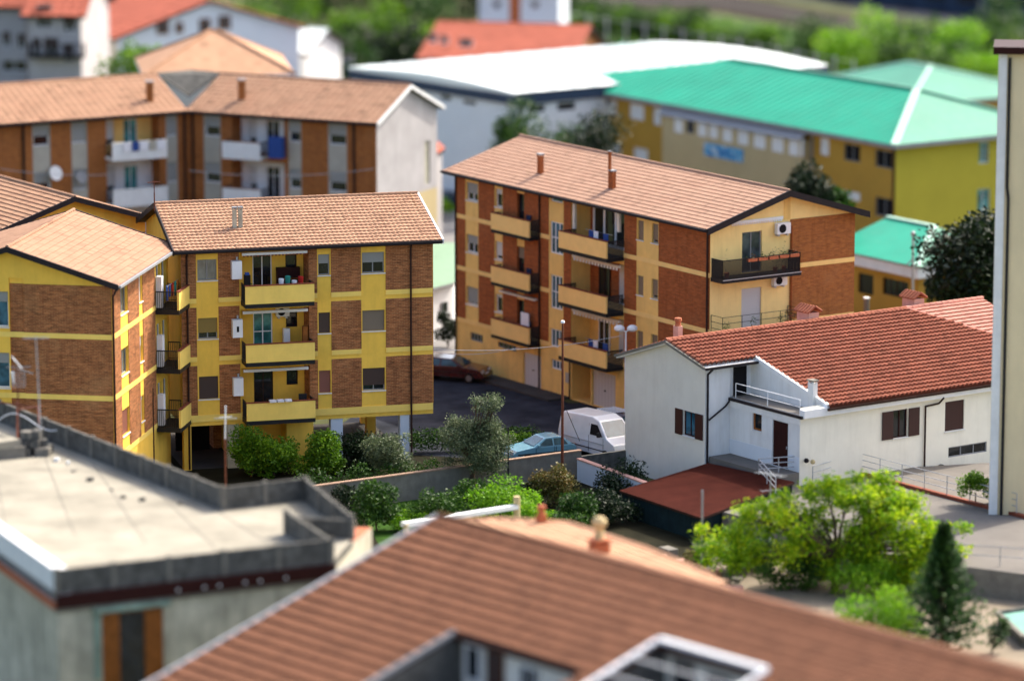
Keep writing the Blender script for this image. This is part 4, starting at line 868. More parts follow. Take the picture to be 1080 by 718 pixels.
# ---------------------------------------------------------------- H: building with the flat cement terrace
HZ=7.5; PT=8.5
def build_H():
    P=dict(a=atz(-45,404,PT),b=atz(0,422,PT),c=atz(235,513,PT),d=atz(322,503,PT),e=atz(372,543,PT),f=atz(350,568,PT),g=atz(60,600,PT),h=atz(-30,537,PT),q=atz(303,538,PT))
    t=thing('terrace_building','weathered old building with a flat cement roof terrace behind concrete parapets','building',(P['c']+P['g'])/2-Z*PT)
    poly=[P[k] for k in 'abcdefgh']; flat=[(p.x,p.y) for p in poly]
    m=MB(); m.prism(flat,0,HZ-.35,'grey_wall')
    # front wall opening with window is set proud: wall is solid, the opening is a deep surround
    m.build('wall',t)
    g=MB(); g.prism(flat,HZ-.345,HZ,'dark_concrete','terrace_cement'); g.build('terrace',t)
    def para(p,q,h=.92,th=.11,mat='dark_concrete',post=2.4,inner=None,cap='dark_concrete'):
        p,q=Vector((p.x,p.y,HZ)),Vector((q.x,q.y,HZ)); d=q-p; n=Vector((d.y,-d.x,0)).normalized()
        o=MB(); o.obox(p+n*.02,d,n*-th,Z*h,mat)
        o.obox(p+n*.03+Z*(h+.003),d,n*-(th+.05),Z*.05,cap)
        if post:
            k=max(1,round(d.length/post))
            for i in range(k+1):
                c=p+d*i/k-n*th/2; o.cbox(c,th*1.6,th*1.9,h+.12,'concrete',math.atan2(d.y,d.x))
        return o.build('parapet',t)
    for a,b in ('ab','bc','cd','de'): para(P[b],P[a])
    para(P['f'],P['q']); para(P['e'],P['q']+Vector((.4,-.3,0)),.75); para(P['g'],P['f'])
    gh=P['h']-P['g']; w=MB(); n=Vector((gh.y,-gh.x,0)).normalized(); p=Vector((P['g'].x,P['g'].y,HZ-.35)); w.obox(p,gh,n*.55 if n.x>0 else -n*.55,Z*1.25,'white'); w.build('parapet',t)
    # cornice
    F=Fr(P['g'],to=P['f']); L=(P['f']-P['g']).length
    c=MB(); c.box(F,-.1,L+.1,HZ-.55,HZ-.02,.02,.22,'red_brown'); c.box(F,-.15,L+.1,HZ-.72,HZ-.552,.02,.12,'concrete')
    for k in range(6): u=L*(.42+.075*k+.02*(k%2)); c.box(F,u,u+.1,HZ-.38,HZ-.29,.22,.24,'white')
    c.build('cornice',t)
    F2=Fr(P['h'],to=P['g']); c=MB(); c.box(F2,0,gh.length+.1,HZ-.6,HZ-.36,.02,.2,'terracotta'); c.build('cornice',t)
    r=F.rect(106,645,172,730); z0,z1=r[2],r[3]
    f=MB(); f.box(F,r[0]-.05,r[0]+.0,z0,z1,.01,.12,'grey_wall'); f.box(F,r[0]-.35,r[1]+.3,z1,z1+.22,.01,.25,'lintel'); f.box(F,r[0]-.28,r[0]-.05,z0+.9,z1,.01,.1,'lintel'); f.box(F,r[1]+.02,r[1]+.2,z0,z1,.01,.1,'grey_wall')
    f.box(F,r[0],r[0]+.1,z0,z1,.012,.1,'wood'); f.box(F,r[1]-.1,r[1],z0,z1,.012,.1,'wood'); f.box(F,r[0]+.1,r[1]-.1,z1-.1,z1,.012,.1,'wood')
    o=f.build('window',t); f=MB(); f.box(F,r[0]+.1,r[1]-.1,z0,z1-.1,.012,.03,'glass'); f.build('pane',o)
    for a,b in ((r[0]+.1,r[0]+.75),(r[1]-.75,r[1]-.1)):
        f=MB(); f.box(F,a,b,z0,z1-.12,.035,.09,'wood'); 
        for k in range(9): zz=z0+(z1-.2-z0)*k/9; f.box(F,a+.06,b-.06,zz+.05,zz+.16,.09,.105,'wood')
        f.build('shutter',o)
    sm=MB()
    for k in range(5):
        a=P['a'].lerp(P['c'],.12+.2*k); b=P['h'].lerp(P['f'],.10+.2*k); a=Vector((a.x,a.y,HZ+.006)); b=Vector((b.x,b.y,HZ+.006)); d=(b-a); a=a+d*.08; b=b-d*.06; sm.beam(a,b,.04,.012,'concrete')
    sm.build('roof_seam',t)
    return P
PH=build_H()
def stones():
    c=atz(33,478,HZ); rg=random.Random(3)
    t=thing('rubble_pile','pile of dark broken concrete blocks in the corner of the flat cement terrace','rubble',c,None)
    for k in range(34):
        g=MB(); lv=k//13; q=c+Vector((rg.uniform(-.8,1.0)*(1-lv*.3),rg.uniform(-.6,.6)*(1-lv*.3),lv*.36)); g.cbox(q,rg.uniform(.3,.6),rg.uniform(.25,.4),rg.uniform(.22,.38),'dark_concrete' if k%3 else 'concrete',rg.uniform(0,3)); g.build('block',t)
stones()
b=MB(); c=atz(6,482,HZ); b.cbox(c,1.6,.9,.5,'concrete',.4); b.cbox(c+Z*.503,1.2,.7,.3,'terrace_cement',.7); single(b,'concrete_slab','pale concrete slabs stacked at the left edge of the flat terrace','slab')
t=thing('metal_frame','rusty red iron frame standing over the rubble on the flat terrace','metal frame',atz(18,470,HZ))
for a,b_ in (((0,424),(40,430)),((18,424),(18,466)),((20,432),(44,428)),((40,430),(42,470)),((20,426),(34,446))):
    g=MB(); P0=atz(*a,PT+.3) if a[1]<440 else atz(*a,HZ); P1=atz(*b_,PT+.3) if b_[1]<440 else atz(*b_,HZ); g.tube(P0,P1,.045,'rust',6); g.build('bar',t)
b=MB(); pts=[]
for k in range(13):
    f=k/12; p0,p1=atz(-5,446,8.2),atz(60,446,8.5); pts.append(p0.lerp(p1,f)+Z*(.5*math.sin(f*5)*(1-f*.3)))
b.path(pts,.03,'white',6); single(b,'cable','pale hose hanging across the rusty frame on the flat terrace','hose')
rg=random.Random(5)
for k in range(9):
    c=atz(*((60,486),(78,497),(95,507),(72,489),(118,517),(150,528),(205,523),(190,532),(130,525))[k],HZ); b=MB(); b.cbox(c,rg.uniform(.1,.3),rg.uniform(.1,.2),rg.uniform(.06,.16),('white','concrete','dark_concrete')[k%3],rg.uniform(0,3)); single(b,'debris','small bits of debris lying along the parapet of the flat terrace','debris','debris on the flat terrace')
def antenna(base,h,label,arms,tilt=0,m='galv',grp=None):
    t=thing('antenna',label,'antenna',base); g=MB(); top=base+Z*h+Vector((tilt,0,0)); g.tube(base,base.lerp(top,.6),.035,m,6); g.tube(base.lerp(top,.6),top,.026,m,6); g.build('mast',t)
    for (zf,ln,yaw,n_,el) in arms:
        g=MB(); c=base.lerp(top,zf); d=Vector((math.cos(yaw),math.sin(yaw),0)); s=Vector((-d.y,d.x,0)); g.tube(c-d*ln*.5,c+d*ln*.5,.022,m,5)
        for k in range(n_):
            q=c+d*ln*(k/(max(1,n_-1))-.5); g.tube(q-s*el,q+s*el,.011,m,4)
        g.build('boom',t)
antenna(atz(44,478,HZ),5.4,'tall thin rusty antenna mast with a flat crossbar on the cement terrace',[(.985,1.1,.1,6,.16)],-.15,'galv')
def grid_antenna():
    b=atz(20,466,HZ); t=thing('antenna','short antenna with a small grid panel and crossed rods on the cement terrace','antenna',b); g=MB(); g.tube(b,b+Z*3.6,.04,'rust',6); g.build('mast',t)
    g=MB(); c=b+Z*2.6
    for k in range(7): g.tube(c+Vector((-.25,-.1,.12*k)),c+Vector((.35,-.1,.12*k)),.012,'galv',4)
    g.tube(c+Vector((-.25,-.1,0)),c+Vector((-.25,-.1,.72)),.014,'galv',4); g.tube(c+Vector((.35,-.1,0)),c+Vector((.35,-.1,.72)),.014,'galv',4); g.build('reflector',t)
    g=MB(); c=b+Z*3.5; g.tube(c+Vector((-.5,0,0)),c+Vector((.6,.1,0)),.018,'galv',5); g.tube(c+Vector((-.25,0,.5)),c+Vector((.2,0,-.05)),.03,'white_metal',5); g.tube(c+Vector((0,-.2,0)),c+Vector((.7,.2,-.35)),.016,'galv',5); g.build('boom',t)
    g=MB(); g.tube(c+Vector((-.22,-.1,-.2)),c+Vector((-.16,-.1,-.75)),.08,'white_metal',8,.03); g.build('feed_horn',t)
grid_antenna()
def cross_mast():
    b=atz(238,512,HZ)
    b=aty(238,508,190.); b=Vector((b.x,b.y,0)); top=aty(238,428,190.); t=thing('antenna','white cross-shaped antenna mast rising behind the terrace parapet','antenna',b)
    g=MB(); g.tube(b,Vector((b.x,b.y,top.z-1.6)),.055,'rust',6); g.build('mast',t); g=MB(); g.tube(Vector((b.x,b.y,top.z-1.6)),top,.038,'white_metal',6); c=aty(238,441,190.); g.tube(c-Vector((.55,0,0)),c+Vector((.55,.0,0)),.022,'galv',6); g.tube(c+Vector((-.3,0,.05)),c+Vector((.3,.2,.05)),.02,'white_metal',4); g.build('boom',t)
cross_mast()
# small plant-covered lean-to at the end of the terrace
b=MB(); pa=[atz(318,560,6.9),atz(350,556,6.9),atz(392,556,6.9),atz(372,572,6.9),atz(345,575,6.9)]
t=thing('lean_to','small lean-to with a red tiled top at the right end of the flat terrace','lean-to',(pa[0]+pa[3])/2-Z*6.9); b.prism([(p.x,p.y) for p in pa],0,6.9,'grey_wall','terracotta'); b.build('wall',t)
for k in range(5):
    p=atz(335+k*8,558-k%2*3,6.9); t=thing('plant','red leaved pot plants on the small lean-to beside the terrace','plant',p,'red plants on the lean-to'); b=MB(); leaves(b,[(p+Z*.3,.35,.35,.3)],60,.12,'leaf_red',random.Random(k)); b.build('foliage',t)

# ---------------------------------------------------------------- G: brown ribbed roof in the foreground
def build_G():
    AP=atz(463,545,10.6); r2=atz(1085,713,10.6); rd=(r2-AP).normalized(); rd.z=0
    dn=Vector((rd.y,-rd.x,0)); 
    if dn.y>0: dn=-dn
    v=atz(165,718,10.6); # choose the pitch so that the verge runs to this pixel
    best=None
    for k in range(200):
        p=.12+k*.0025; e=AP+dn*12-Z*12*p; r=(e-CAM); dep=r.y*CP-r.z*SP; upv=r.y*SP+r.z*CP; x,y=540+FPX*r.x/dep,359-FPX*upv/dep
        lx=463+(165-463)*(y-545)/(718-545)
        if best is None or abs(x-lx)<best[0]: best=(abs(x-lx),p)
    pit=best[1]; print('G pitch',pit,best[0])
    nrm=rd.cross(dn-Z*pit); dsl=(dn-Z*pit)
    def pl(x,y):
        q=hit(x,y,AP,nrm); d=q-AP; return d.dot(rd),d.dot(dn)
    t=thing('brown_roof_house','foreground house with a large ribbed brown tile roof cut by two dark roof terraces','house',AP+rd*9+dn*6-Z*10.6)
    BL=17.; AL=34.; a0,b0=pl(480,668); a1,_=pl(603,716); a2,b2=pl(695,682); a3,_=pl(800,716)
    print('notch',a0,b0,a1,a2,b2,a3)
    def keepf(a,b): return not((a0<a<a1 and b>b0) or (a2<a<a3 and b>b2))
    rf=MB(); P=lambda a,b,h=0: AP+rd*a+dsl*b+Z*h
    # ribs run parallel to the ridge: courses of tiles with a raised lower lip
    step=.62; nb=int(BL/step); A_=[0,a0,a1,a2,a3,AL]
    for j in range(nb):
        for a_,b_ in zip(A_,A_[1:]):
            n=max(1,int((b_-a_)/.3))
            for i in range(n):
                x0,x1=a_+(b_-a_)*i/n,a_+(b_-a_)*(i+1)/n; c=((x0+x1)/2,(j+.5)*step)
                if not keepf(*c): continue
                y0,y1=j*step,(j+1)*step; uv=[(int(x0/.3)+.1,j+.1),(int(x0/.3)+.9,j+.1),(int(x0/.3)+.9,j+.9),(int(x0/.3)+.1,j+.9)]
                ym=y0+step*.55
                xm=(x0+x1)/2; jg=.03*((i*7+j*3)%5-2)*.4
                for (xa,xb,ha,hb) in ((x0,xm,0,.035),(xm,x1,.035,0)):
                    rf.poly([P(xa,y0,ha),P(xb,y0,hb),P(xb,ym,hb+.07),P(xa,ym,ha+.07)][::-1],'tile_brown',uv); rf.poly([P(xa,ym,ha+.07),P(xb,ym,hb+.07),P(xb,y1+jg,hb+.12),P(xa,y1+jg,ha+.12)][::-1],'tile_brown',uv); rf.poly([P(xa,y1+jg,ha+.12),P(xb,y1+jg,hb+.12),P(xb,y1+.004,-.02),P(xa,y1+.004,-.02)][::-1],'tile_gap_shade',uv)
    bk=-dn-Z*pit
    rf.slab([AP-Z*.05,AP+rd*AL-Z*.05,AP+rd*AL+bk*6-Z*.05,AP+bk*6-Z*.05],.15,'tile_brown')
    for (aa,ab,bb) in ((0,a0,BL),(a0,a1,b0),(a1,a2,BL),(a2,a3,b2),(a3,AL,BL)): rf.slab([P(aa,0,-.04),P(ab,0,-.04),P(ab,bb,-.04),P(aa,bb,-.04)],.14,'dark_brown')
    ridge_caps(rf,P(0,0,.08),P(AL,0,.08),'tile_brown',.13,.5); ro=rf.build('roof',t)
    g=MB(); g.beam(P(-.04,0,.05),P(-.04,BL,.05),.16,.16,'galv'); g.build('bargeboard',t)
    g=MB(); g.beam(P(a0-.02,b0,.06),P(a0-.02,BL,.06),.14,.18,'grey_metal'); g.beam(P(a0,b0+.05,-.06),P(a1,b0+.05,-.06),.16,.2,'dark_brown'); g.build('gutter',t)
    # recessed terraces: walls, floor
    w=MB(); base=AP.z-pit*BL-.4
    def vert(p,q,zt0,zt1,zb,m): w.poly([Vector((p.x,p.y,zb)),Vector((q.x,q.y,zb)),Vector((q.x,q.y,zt1)),Vector((p.x,p.y,zt0))],m)
    for aa,ab,bb in ((a0,a1,b0),(a2,a3,b2)):
        zb=P(aa,bb).z-2.6; k=BL-bb
        p,q=P(aa,bb-.35),P(ab,bb-.35); vert(p,q,p.z-.15,q.z-.15,zb,'cream_render'); w.poly([Vector((P(aa,bb-.35).x,P(aa,bb-.35).y,zb)),Vector((P(ab,bb-.35).x,P(ab,bb-.35).y,zb)),Vector((P(ab,BL).x,P(ab,BL).y,zb)),Vector((P(aa,BL).x,P(aa,BL).y,zb))],'tiled_yard')
        for a_ in (aa+.003,ab-.003): p,q=P(a_,bb-.35),P(a_,BL); vert(p,q,p.z-.15,q.z-.15,zb-1.5,'dark_concrete')
    e=[P(0.3,0.2),P(AL-.3,.2),P(AL-.3,BL-.3),P(.3,BL-.3)]
    for p,q in zip(e,e[1:]+e[:1]): vert(p,q,p.z-.15,q.z-.15,0,'grey_wall')
    p,q=P(.3,.2),P(.3,BL-.3); vert(P(.3,-.0),P(.3,.2),AP.z-.2,AP.z-.2,0,'grey_wall'); 
    bb_=[AP+rd*.3+bk*5.6,AP+rd*(AL-.3)+bk*5.6]; vert(bb_[0],bb_[1],bb_[0].z-.2,bb_[1].z-.2,0,'grey_wall'); vert(AP+rd*.3,bb_[0],AP.z-.2,bb_[0].z-.2,0,'grey_wall')
    w.build('wall',t)
    F=Fr(P(a0,b0-.33),to=P(a1,b0-.33)); L=a1-a0; zb=P(a0,b0).z-2.6
    window(t,F,.25,1.15,zb+.9,zb+2.3,.03,0,nv=0,fm='white',sill=False,fw=.12); window(t,F,1.5,2.4,zb+.05,zb+2.25,.03,1,'shutter_brown',nv=0,sill=False,name='door',fm='wood'); window(t,F,3.3,4.3,zb+.9,zb+2.1,.03,0,nv=1,fm='white',sill=False)
    F=Fr(P(a2,b2-.33),to=P(a3,b2-.33)); zb=P(a2,b2).z-2.6; window(t,F,.5,1.5,zb+.05,zb+2.2,.03,0,nv=1,fm='dark_brown',sill=False,name='door'); window(t,F,2.2,3.4,zb+.9,zb+2.1,.03,0,nv=1,fm='dark_brown',sill=False)
    # white metal frame over the right-hand terrace
    tf=thing('pergola_frame','white metal frame over the right-hand roof terrace of the brown roof','pergola',P(a2,b2,0))
    g=MB(); h=.22; g.beam(P(a2-.1,b2-.1,h),P(a2-.1,BL-2,h),.18,.12,'white_metal'); g.build('side_beam',tf); g=MB(); g.beam(P(a2-.1,b2-.1,h+.01),P(a3+.1,b2-.1,h+.01),.27,.14,'white_metal'); g.build('front_beam',tf)
    g=MB(); g.beam(P(a3+.1,b2-.1,h),P(a3+.1,BL-2,h),.18,.12,'white_metal'); g.build('side_beam',tf)
    for k in (1,2): g=MB(); g.beam(P(a2,b2+k*1.2,h-.05),P(a3,b2+k*1.2,h-.05),.1,.08,'galv'); g.build('cross_bar',tf)
    return AP,rd,dn
APG,rdG,dnG=build_G()
# pale tiled roof behind it with a round chimney pot
def build_peach():
    z=6.2; t=thing('low_roof_house','low house with a pale peach tiled roof just behind the brown ridge','house',atz(640,600,z)-Z*z)
    q=[atz(x,y,z) for x,y in ((462,549),(530,547),(600,551),(680,577),(752,606),(806,648),(560,640))]
    r=MB(); r.slab([p-Z*.06 for p in q],.2,'terracotta'); o=q[2]; en=(q[4]-q[2]).normalized(); sn=Vector((en.y,-en.x,0)); sn=sn if sn.y<0 else -sn
    from_poly=[(p.x,p.y) for p in q]
    def inside(x,y):
        c=False; n=len(from_poly)
        for k in range(n):
            (x0,y0),(x1,y1)=from_poly[k],from_poly[(k+1)%n]
            if (y0>y)!=(y1>y) and x<(x1-x0)*(y-y0)/(y1-y0)+x0: c=not c
        return c
    org=o-en*12+sn*11; tiles(r,org,en,30,-sn,14,'tile_pale',.4,.45,.03,.03,lambda a,b: inside(*(org+en*a-sn*b).xy))
    for a,b in zip(q[:5],q[1:5]): ridge_caps(r,a,b,'tile_pale',.13)
    ro=r.build('roof',t); w=MB(); c=sum(q,Vector())/7; w.prism([(c+(p-c)*.95).xy for p in q],0,z-.27,'cream_render'); w.build('wall',t)
    c=atz(632,583,z); chimney(ro,c,.75,.45,'terracotta','terracotta',.5,'flat')
    ch=MB(); ch.lathe(c+Z*.55,[(.25,0),(.2,.25),(.16,.4),(.2,.55),(.3,.65),(.32,.85),(.2,1.0),(0,1.05)],'sand',12); ch.build('chimney_pot',ro)
    chimney(ro,atz(571,551,z),.4,.35,'terracotta','terracotta',.5,'pot')
build_peach()
t=thing('canopy','white edged lean-to canopy among the shrubs behind the brown roof','canopy',atz(490,545,2.4)); 
b=MB(); b.beam(atz(425,553,3.6),atz(545,534,3.2),.3,.2,'white'); b.build('edge_beam',t)
b=MB(); pz=atz(545,534,3.2); b.tube(Vector((pz.x,pz.y,0)),pz+Z*.5,.16,'sand',8); b.build('post',t); b=MB(); pz=atz(428,553,3.6); b.tube(Vector((pz.x,pz.y,0)),pz,.12,'sand',8); b.build('post',t)
rg=random.Random(9)
for k in range(26):
    f=rg.random(); p=atz(690+f*90+rg.uniform(-10,10),588+f*34+rg.uniform(-6,10),0); b=MB(); b.cbox(p,rg.uniform(.4,1.),rg.uniform(.3,.6),rg.uniform(.2,.6),('dust','pink_render','concrete')[k%3],rg.uniform(0,3)); single(b,'rubble_block','broken blocks lying in the yard below the yellow-green tree','block','rubble in the yard')
# pale teal tanks at the right edge
for (pts,lab) in ((((1040,598),(1064,590),(1130,604),(1100,622)),'shallow pale teal basin at the right edge beyond the conifer'),(((1052,646),(1090,640),(1140,668),(1080,672)),'second pale teal basin at the right edge, nearer the brown roof')):
    q=[atz(x,y,.5) for x,y in pts]; t=thing('basin',lab,'basin',sum(q,Vector())/4-Z*.5); b=MB(); b.prism([(p.x,p.y) for p in q],0,.45,'dark_concrete','teal'); b.build('tank',t)
    b=MB()
    for i in range(4): b.beam(q[i],q[(i+1)%4],.22,.16,'dark_concrete' if i<2 else 'concrete')
    b.build('rim',t)

# ---------------------------------------------------------------- I: L-shaped brick block behind, left
def build_I():
    ze=11.8; k=atz(199,113,ze); l=atz(-60,131.5,ze); r=atz(397,126,ze); FL=Fr(l,to=k); FR=Fr(k,to=r); LL=(k-l).length; LR=(r-k).length; dep=8.6
    t=thing('apartment_building','L-shaped orange brick block with grey window strips and white balconies, far left behind','apartment building',(k.x,k.y+4,0))
    mb=MB(); W=[]; B=[]
    def lay(F,L,strips,recs):
        la=[(0.02,L-.02,0,ze,.03,'brick_orange')]
        for (x0,x1,m) in strips:
            u0=F.pix(x0,150)[0]; u1=F.pix(x1,150)[0]; la.append((u0,u1,0,ze-.05,0,m))
            for zf in (8.9,5.8,2.7): la.append((u0+.08,u1-.08,zf+1.05,zf+2.4,-.2,None)); W.append((F,u0+.08,u1-.08,zf+1.05,zf+2.4,'shutter_grey' if m=='grey_panel' else 'shutter_white'))
        for (x0,x1,m,yb) in recs:
            u0=F.pix(x0,150)[0]; u1=F.pix(x1,150)[0]
            for i,zf in enumerate((8.9,5.8,2.7)):
                mm=m if i==0 else 'white_render'; la.append((u0,u1,zf,zf+2.7,-1.2,mm)); B.append((F,u0,u1,zf,i)); c=(u0+u1)/2; la.append((c-.1,c+.9,zf+.05,zf+2.2,-1.4,None)); la.append((c-1.4,c-.8,zf+.6,zf+2.2,-1.4,None))
        return la
    facade(mb,FL,0,LL,0,ze,'brick_orange',lay(FL,LL,((34,53,'grey_panel'),(75,92,'grey_panel'),(175,187,'grey_panel')),((112,168,'amber',0),)))
    facade(mb,FR,0,LR,0,ze,'brick_orange',lay(FR,LR,((215,233,'grey_panel'),(304,318,'grey_panel'),(346,366,'grey_panel')),((245,300,'white_render',0),)))
    e=FR.p(LR,0); RG=Fr(e,FR and math.degrees(math.atan2(FR.u.y,FR.u.x))+90)
    facade(mb,RG,0,dep,0,ze,'stone_shade_grey',[(0,dep,0,6.2,0,'sand'),(6.8,7.6,6.6,9.5,-.1,'grey_wall')]); mb.poly([RG.p(0,ze),RG.p(dep,ze),RG.p(dep/2,ze+1.75)],'stone_shade_grey')  # white gable greyed: the shade on it is put into the colour
    facade(mb,Fr(RG.p(dep,0),math.degrees(math.atan2(FR.u.y,FR.u.x))+180),0,LR-6,0,ze,'brick_orange',[]); 
    mb.build('wall',t)
    for F,u0,u1,z0,z1,m in W: window(t,F,u0,u1,z0,z1,-.18,.55 if (int(u0*7)%3) else .95,m,nv=0,sill=False)
    for F,u0,u1,zf,i in B:
        c=(u0+u1)/2; window(t,F,c-.1,c+.9,zf+.05,zf+2.2,-1.38,0,nv=1,sill=False,name='balcony_door',pm='glass_teal' if F is FL else 'glass'); window(t,F,c-1.4,c-.8,zf+.6,zf+2.2,-1.38,.8,'shutter_white',nv=0,sill=False)
        balcony(t,F,u0-.1,u1-(0 if F is FL else 1.2),zf+.02,1.2,0,'white',slabm='white',cop='white' if F is FL else 'coping')
        if i==0: w=MB(); w.box(F,u0,u1,zf+2.55,zf+2.7,.04,.4,'awning_cloth'); w.build('awning',t)
    r1,q1=gable_roof(t,FL,0,LL-.3,dep,ze,ze+1.75,'tile_peach',.5,.0,.5,.5,amp=.05); r2,q2=gable_roof(t,FR,.3,LR,dep,ze,ze+1.75,'tile_peach',.5,.3,.5,.5,amp=.05)
    verge(t,q2['E1'],q2['R1'],q2['B1'],'white',out=RG.p(0,0,1)-RG.p(0,0),h=.25); gutter(t,q1['E0'],q1['E1']); gutter(t,q2['E0'],q2['E1'])
    g=MB(); pv=[q1['R1']+Z*.1,q2['R0']+Z*.1]; mid=(q1['E1']+q2['E0'])/2+Vector((0,2.2,.75)); g.slab([mid,pv[1],(pv[0]+pv[1])/2+Vector((0,2.5,-.1)),pv[0]],.1,'dark_concrete'); g.build('valley',t)
    for F,us in ((FL,(FL.pix(24,150)[0],LL-.4)),(FR,(.35,FR.pix(374,150)[0]))):
        for u in us: pipe(t,[F.p(u,ze-.3,.12),F.p(u,.1,.12)],.09,'dark_brown')
    for (x,y,ro,q) in ((158,107,r1,q1),(255,105,r2,q2)):
        n=(q['E1']-q['E0']).cross(q['R0']-q['E0']); chimney(ro,hit(x,y,q['E0'],n),.45,1.2,'brick_orange','grey_metal',.3,'flat')
    # stair tower in the inner corner
    g=MB(); 
    return FL,FR,RG
FLI,FRI,RGI=build_I()
for F,x,y,lab in ((FLI,58,183,'white satellite dish on the left wing of the L-shaped brick block'),(FLI,85,187,'dark satellite dish beside the lower balcony of the L-shaped brick block')):
    u,z=F.pix(x,y,.3); c=F.p(u,z,.3); ax=Vector((F.n.x+.3,F.n.y,.35)).normalized(); t=thing('satellite_dish',lab,'satellite dish',F.p(u,z-.3,.05),'satellite dishes on the L-shaped block'); g=MB(); g.tube(c,c+ax*.12,.1,'white' if x==58 else 'grey_metal',14,.5 if x==58 else .42,cap=True); g.build('dish',t); g=MB(); g.tube(F.p(u,z-.3,.0),c,.03,'galv',5); g.build('bracket',t)
b=MB(); 
for k in range(5): u=FLI.pix(122+k*9,160)[0]; b.box(FLI,u,u+.5,9.3,9.95,1.24,1.27,('white_cloth','blue_cloth','white_cloth','grey_panel','white_cloth')[k])
single(b,'laundry','blue and white washing on the upper balcony of the far L-shaped brick block','laundry')
b=MB(); u=FRI.pix(290,160)[0]; b.box(FRI,u,u+1.,8.9,10.3,.4,.9,'blue_cloth'); single(b,'tarpaulin','blue tarpaulin at the right end of a white balcony on the L-shaped block','tarpaulin')
# small tiled lean-to at the white gable
def leanto():
    p=[atz(438,164,6.6),atz(456,153,6.6),atz(466,157,6.6),atz(449,169,6.6)]
    t=thing('annex','small white annex with a red tiled lean-to roof against the white gable','annex',sum(p,Vector())/4-Z*6.6)
    g=MB(); g.prism([(q.x,q.y) for q in p],0,6.3,'stone_shade_grey'); g.build('wall',t); c=sum(p,Vector())/4; g=MB(); q=[c+(a-c)*1.25+Z*.1 for a in p]; g.slab([q[0]+Z*.35,q[1]+Z*.35,q[2]-Z*.1,q[3]-Z*.1],.2,'dark_brown','tile_far_red'); g.build('roof',t)
leanto()
# hipped tower roof behind it
def hip_house(name,label,cat,c,F_ang,w,d,ze,zr,wall,roof,ridge=0.,tw=.6,wins=None,fascia='white',over=.5,ti=True):
    F=Fr(c,F_ang); t=thing(name,label,cat,F.p(w/2,0,-d/2)); mb=MB(); fr=[F,Fr(F.p(w,0),F_ang+90),Fr(F.p(w,0,-d),F_ang+180),Fr(F.p(0,0,-d),F_ang+270)]; ln=[w,d,w,d]
    for i,(f,l) in enumerate(zip(fr,ln)):
        L=[(a,b,z0,z1,-.2,None) for (wi,a,b,z0,z1) in (wins or []) if wi==i]; facade(mb,f,0,l,0,ze,wall,L)
    mb.build('wall',t)
    for (wi,a,b,z0,z1) in wins or []: window(t,fr[wi],a,b,z0,z1,-.18,.4,'shutter_grey',nv=1,sill=False)
    o=over; r0,r1=F.p(w/2-ridge/2,zr,-d/2),F.p(w/2+ridge/2,zr,-d/2)
    if w<d: r0,r1=F.p(w/2,zr,-d/2+ridge/2),F.p(w/2,zr,-d/2-ridge/2)
    c4=[F.p(-o,ze,o),F.p(w+o,ze,o),F.p(w+o,ze,-d-o),F.p(-o,ze,-d-o)]
    r=MB()
    def face(p,m):
        r.poly(p,m,[(q.dot(Vector((F.u.x,F.u.y,0)))/tw,q.dot(Vector((F.n.x,F.n.y,0)))/tw) for q in p])
    if w>=d: fs=[[c4[0],c4[1],r1,r0],[c4[1],c4[2],r1],[c4[2],c4[3],r0,r1],[c4[3],c4[0],r0]]
    else: fs=[[c4[0],c4[1],r0],[c4[1],c4[2],r1,r0],[c4[2],c4[3],r1],[c4[3],c4[0],r0,r1]]
    for p in fs: face(p,roof)
    r.prism([(q.x,q.y) for q in c4],ze-.25,ze-.004,fascia)
    for a,b in ((c4[0],r0),(c4[1],r1 if w>=d else r0),(c4[2],r1),(c4[3],r0 if w>=d else r1),(r0,r1)):
        if (a-b).length>.1: r.tube(a,b,.14,roof if ti else 'mint_trim',6)
    ro=r.build('roof',t); return t,F,fr,ro
hip_house('hip_roof_house','house with a peach pyramid roof rising behind the L-shaped brick block','house',aty(158,90,282),8,9.6,9.6,12.4,14.9,'cream_render','tile_pale',.5)
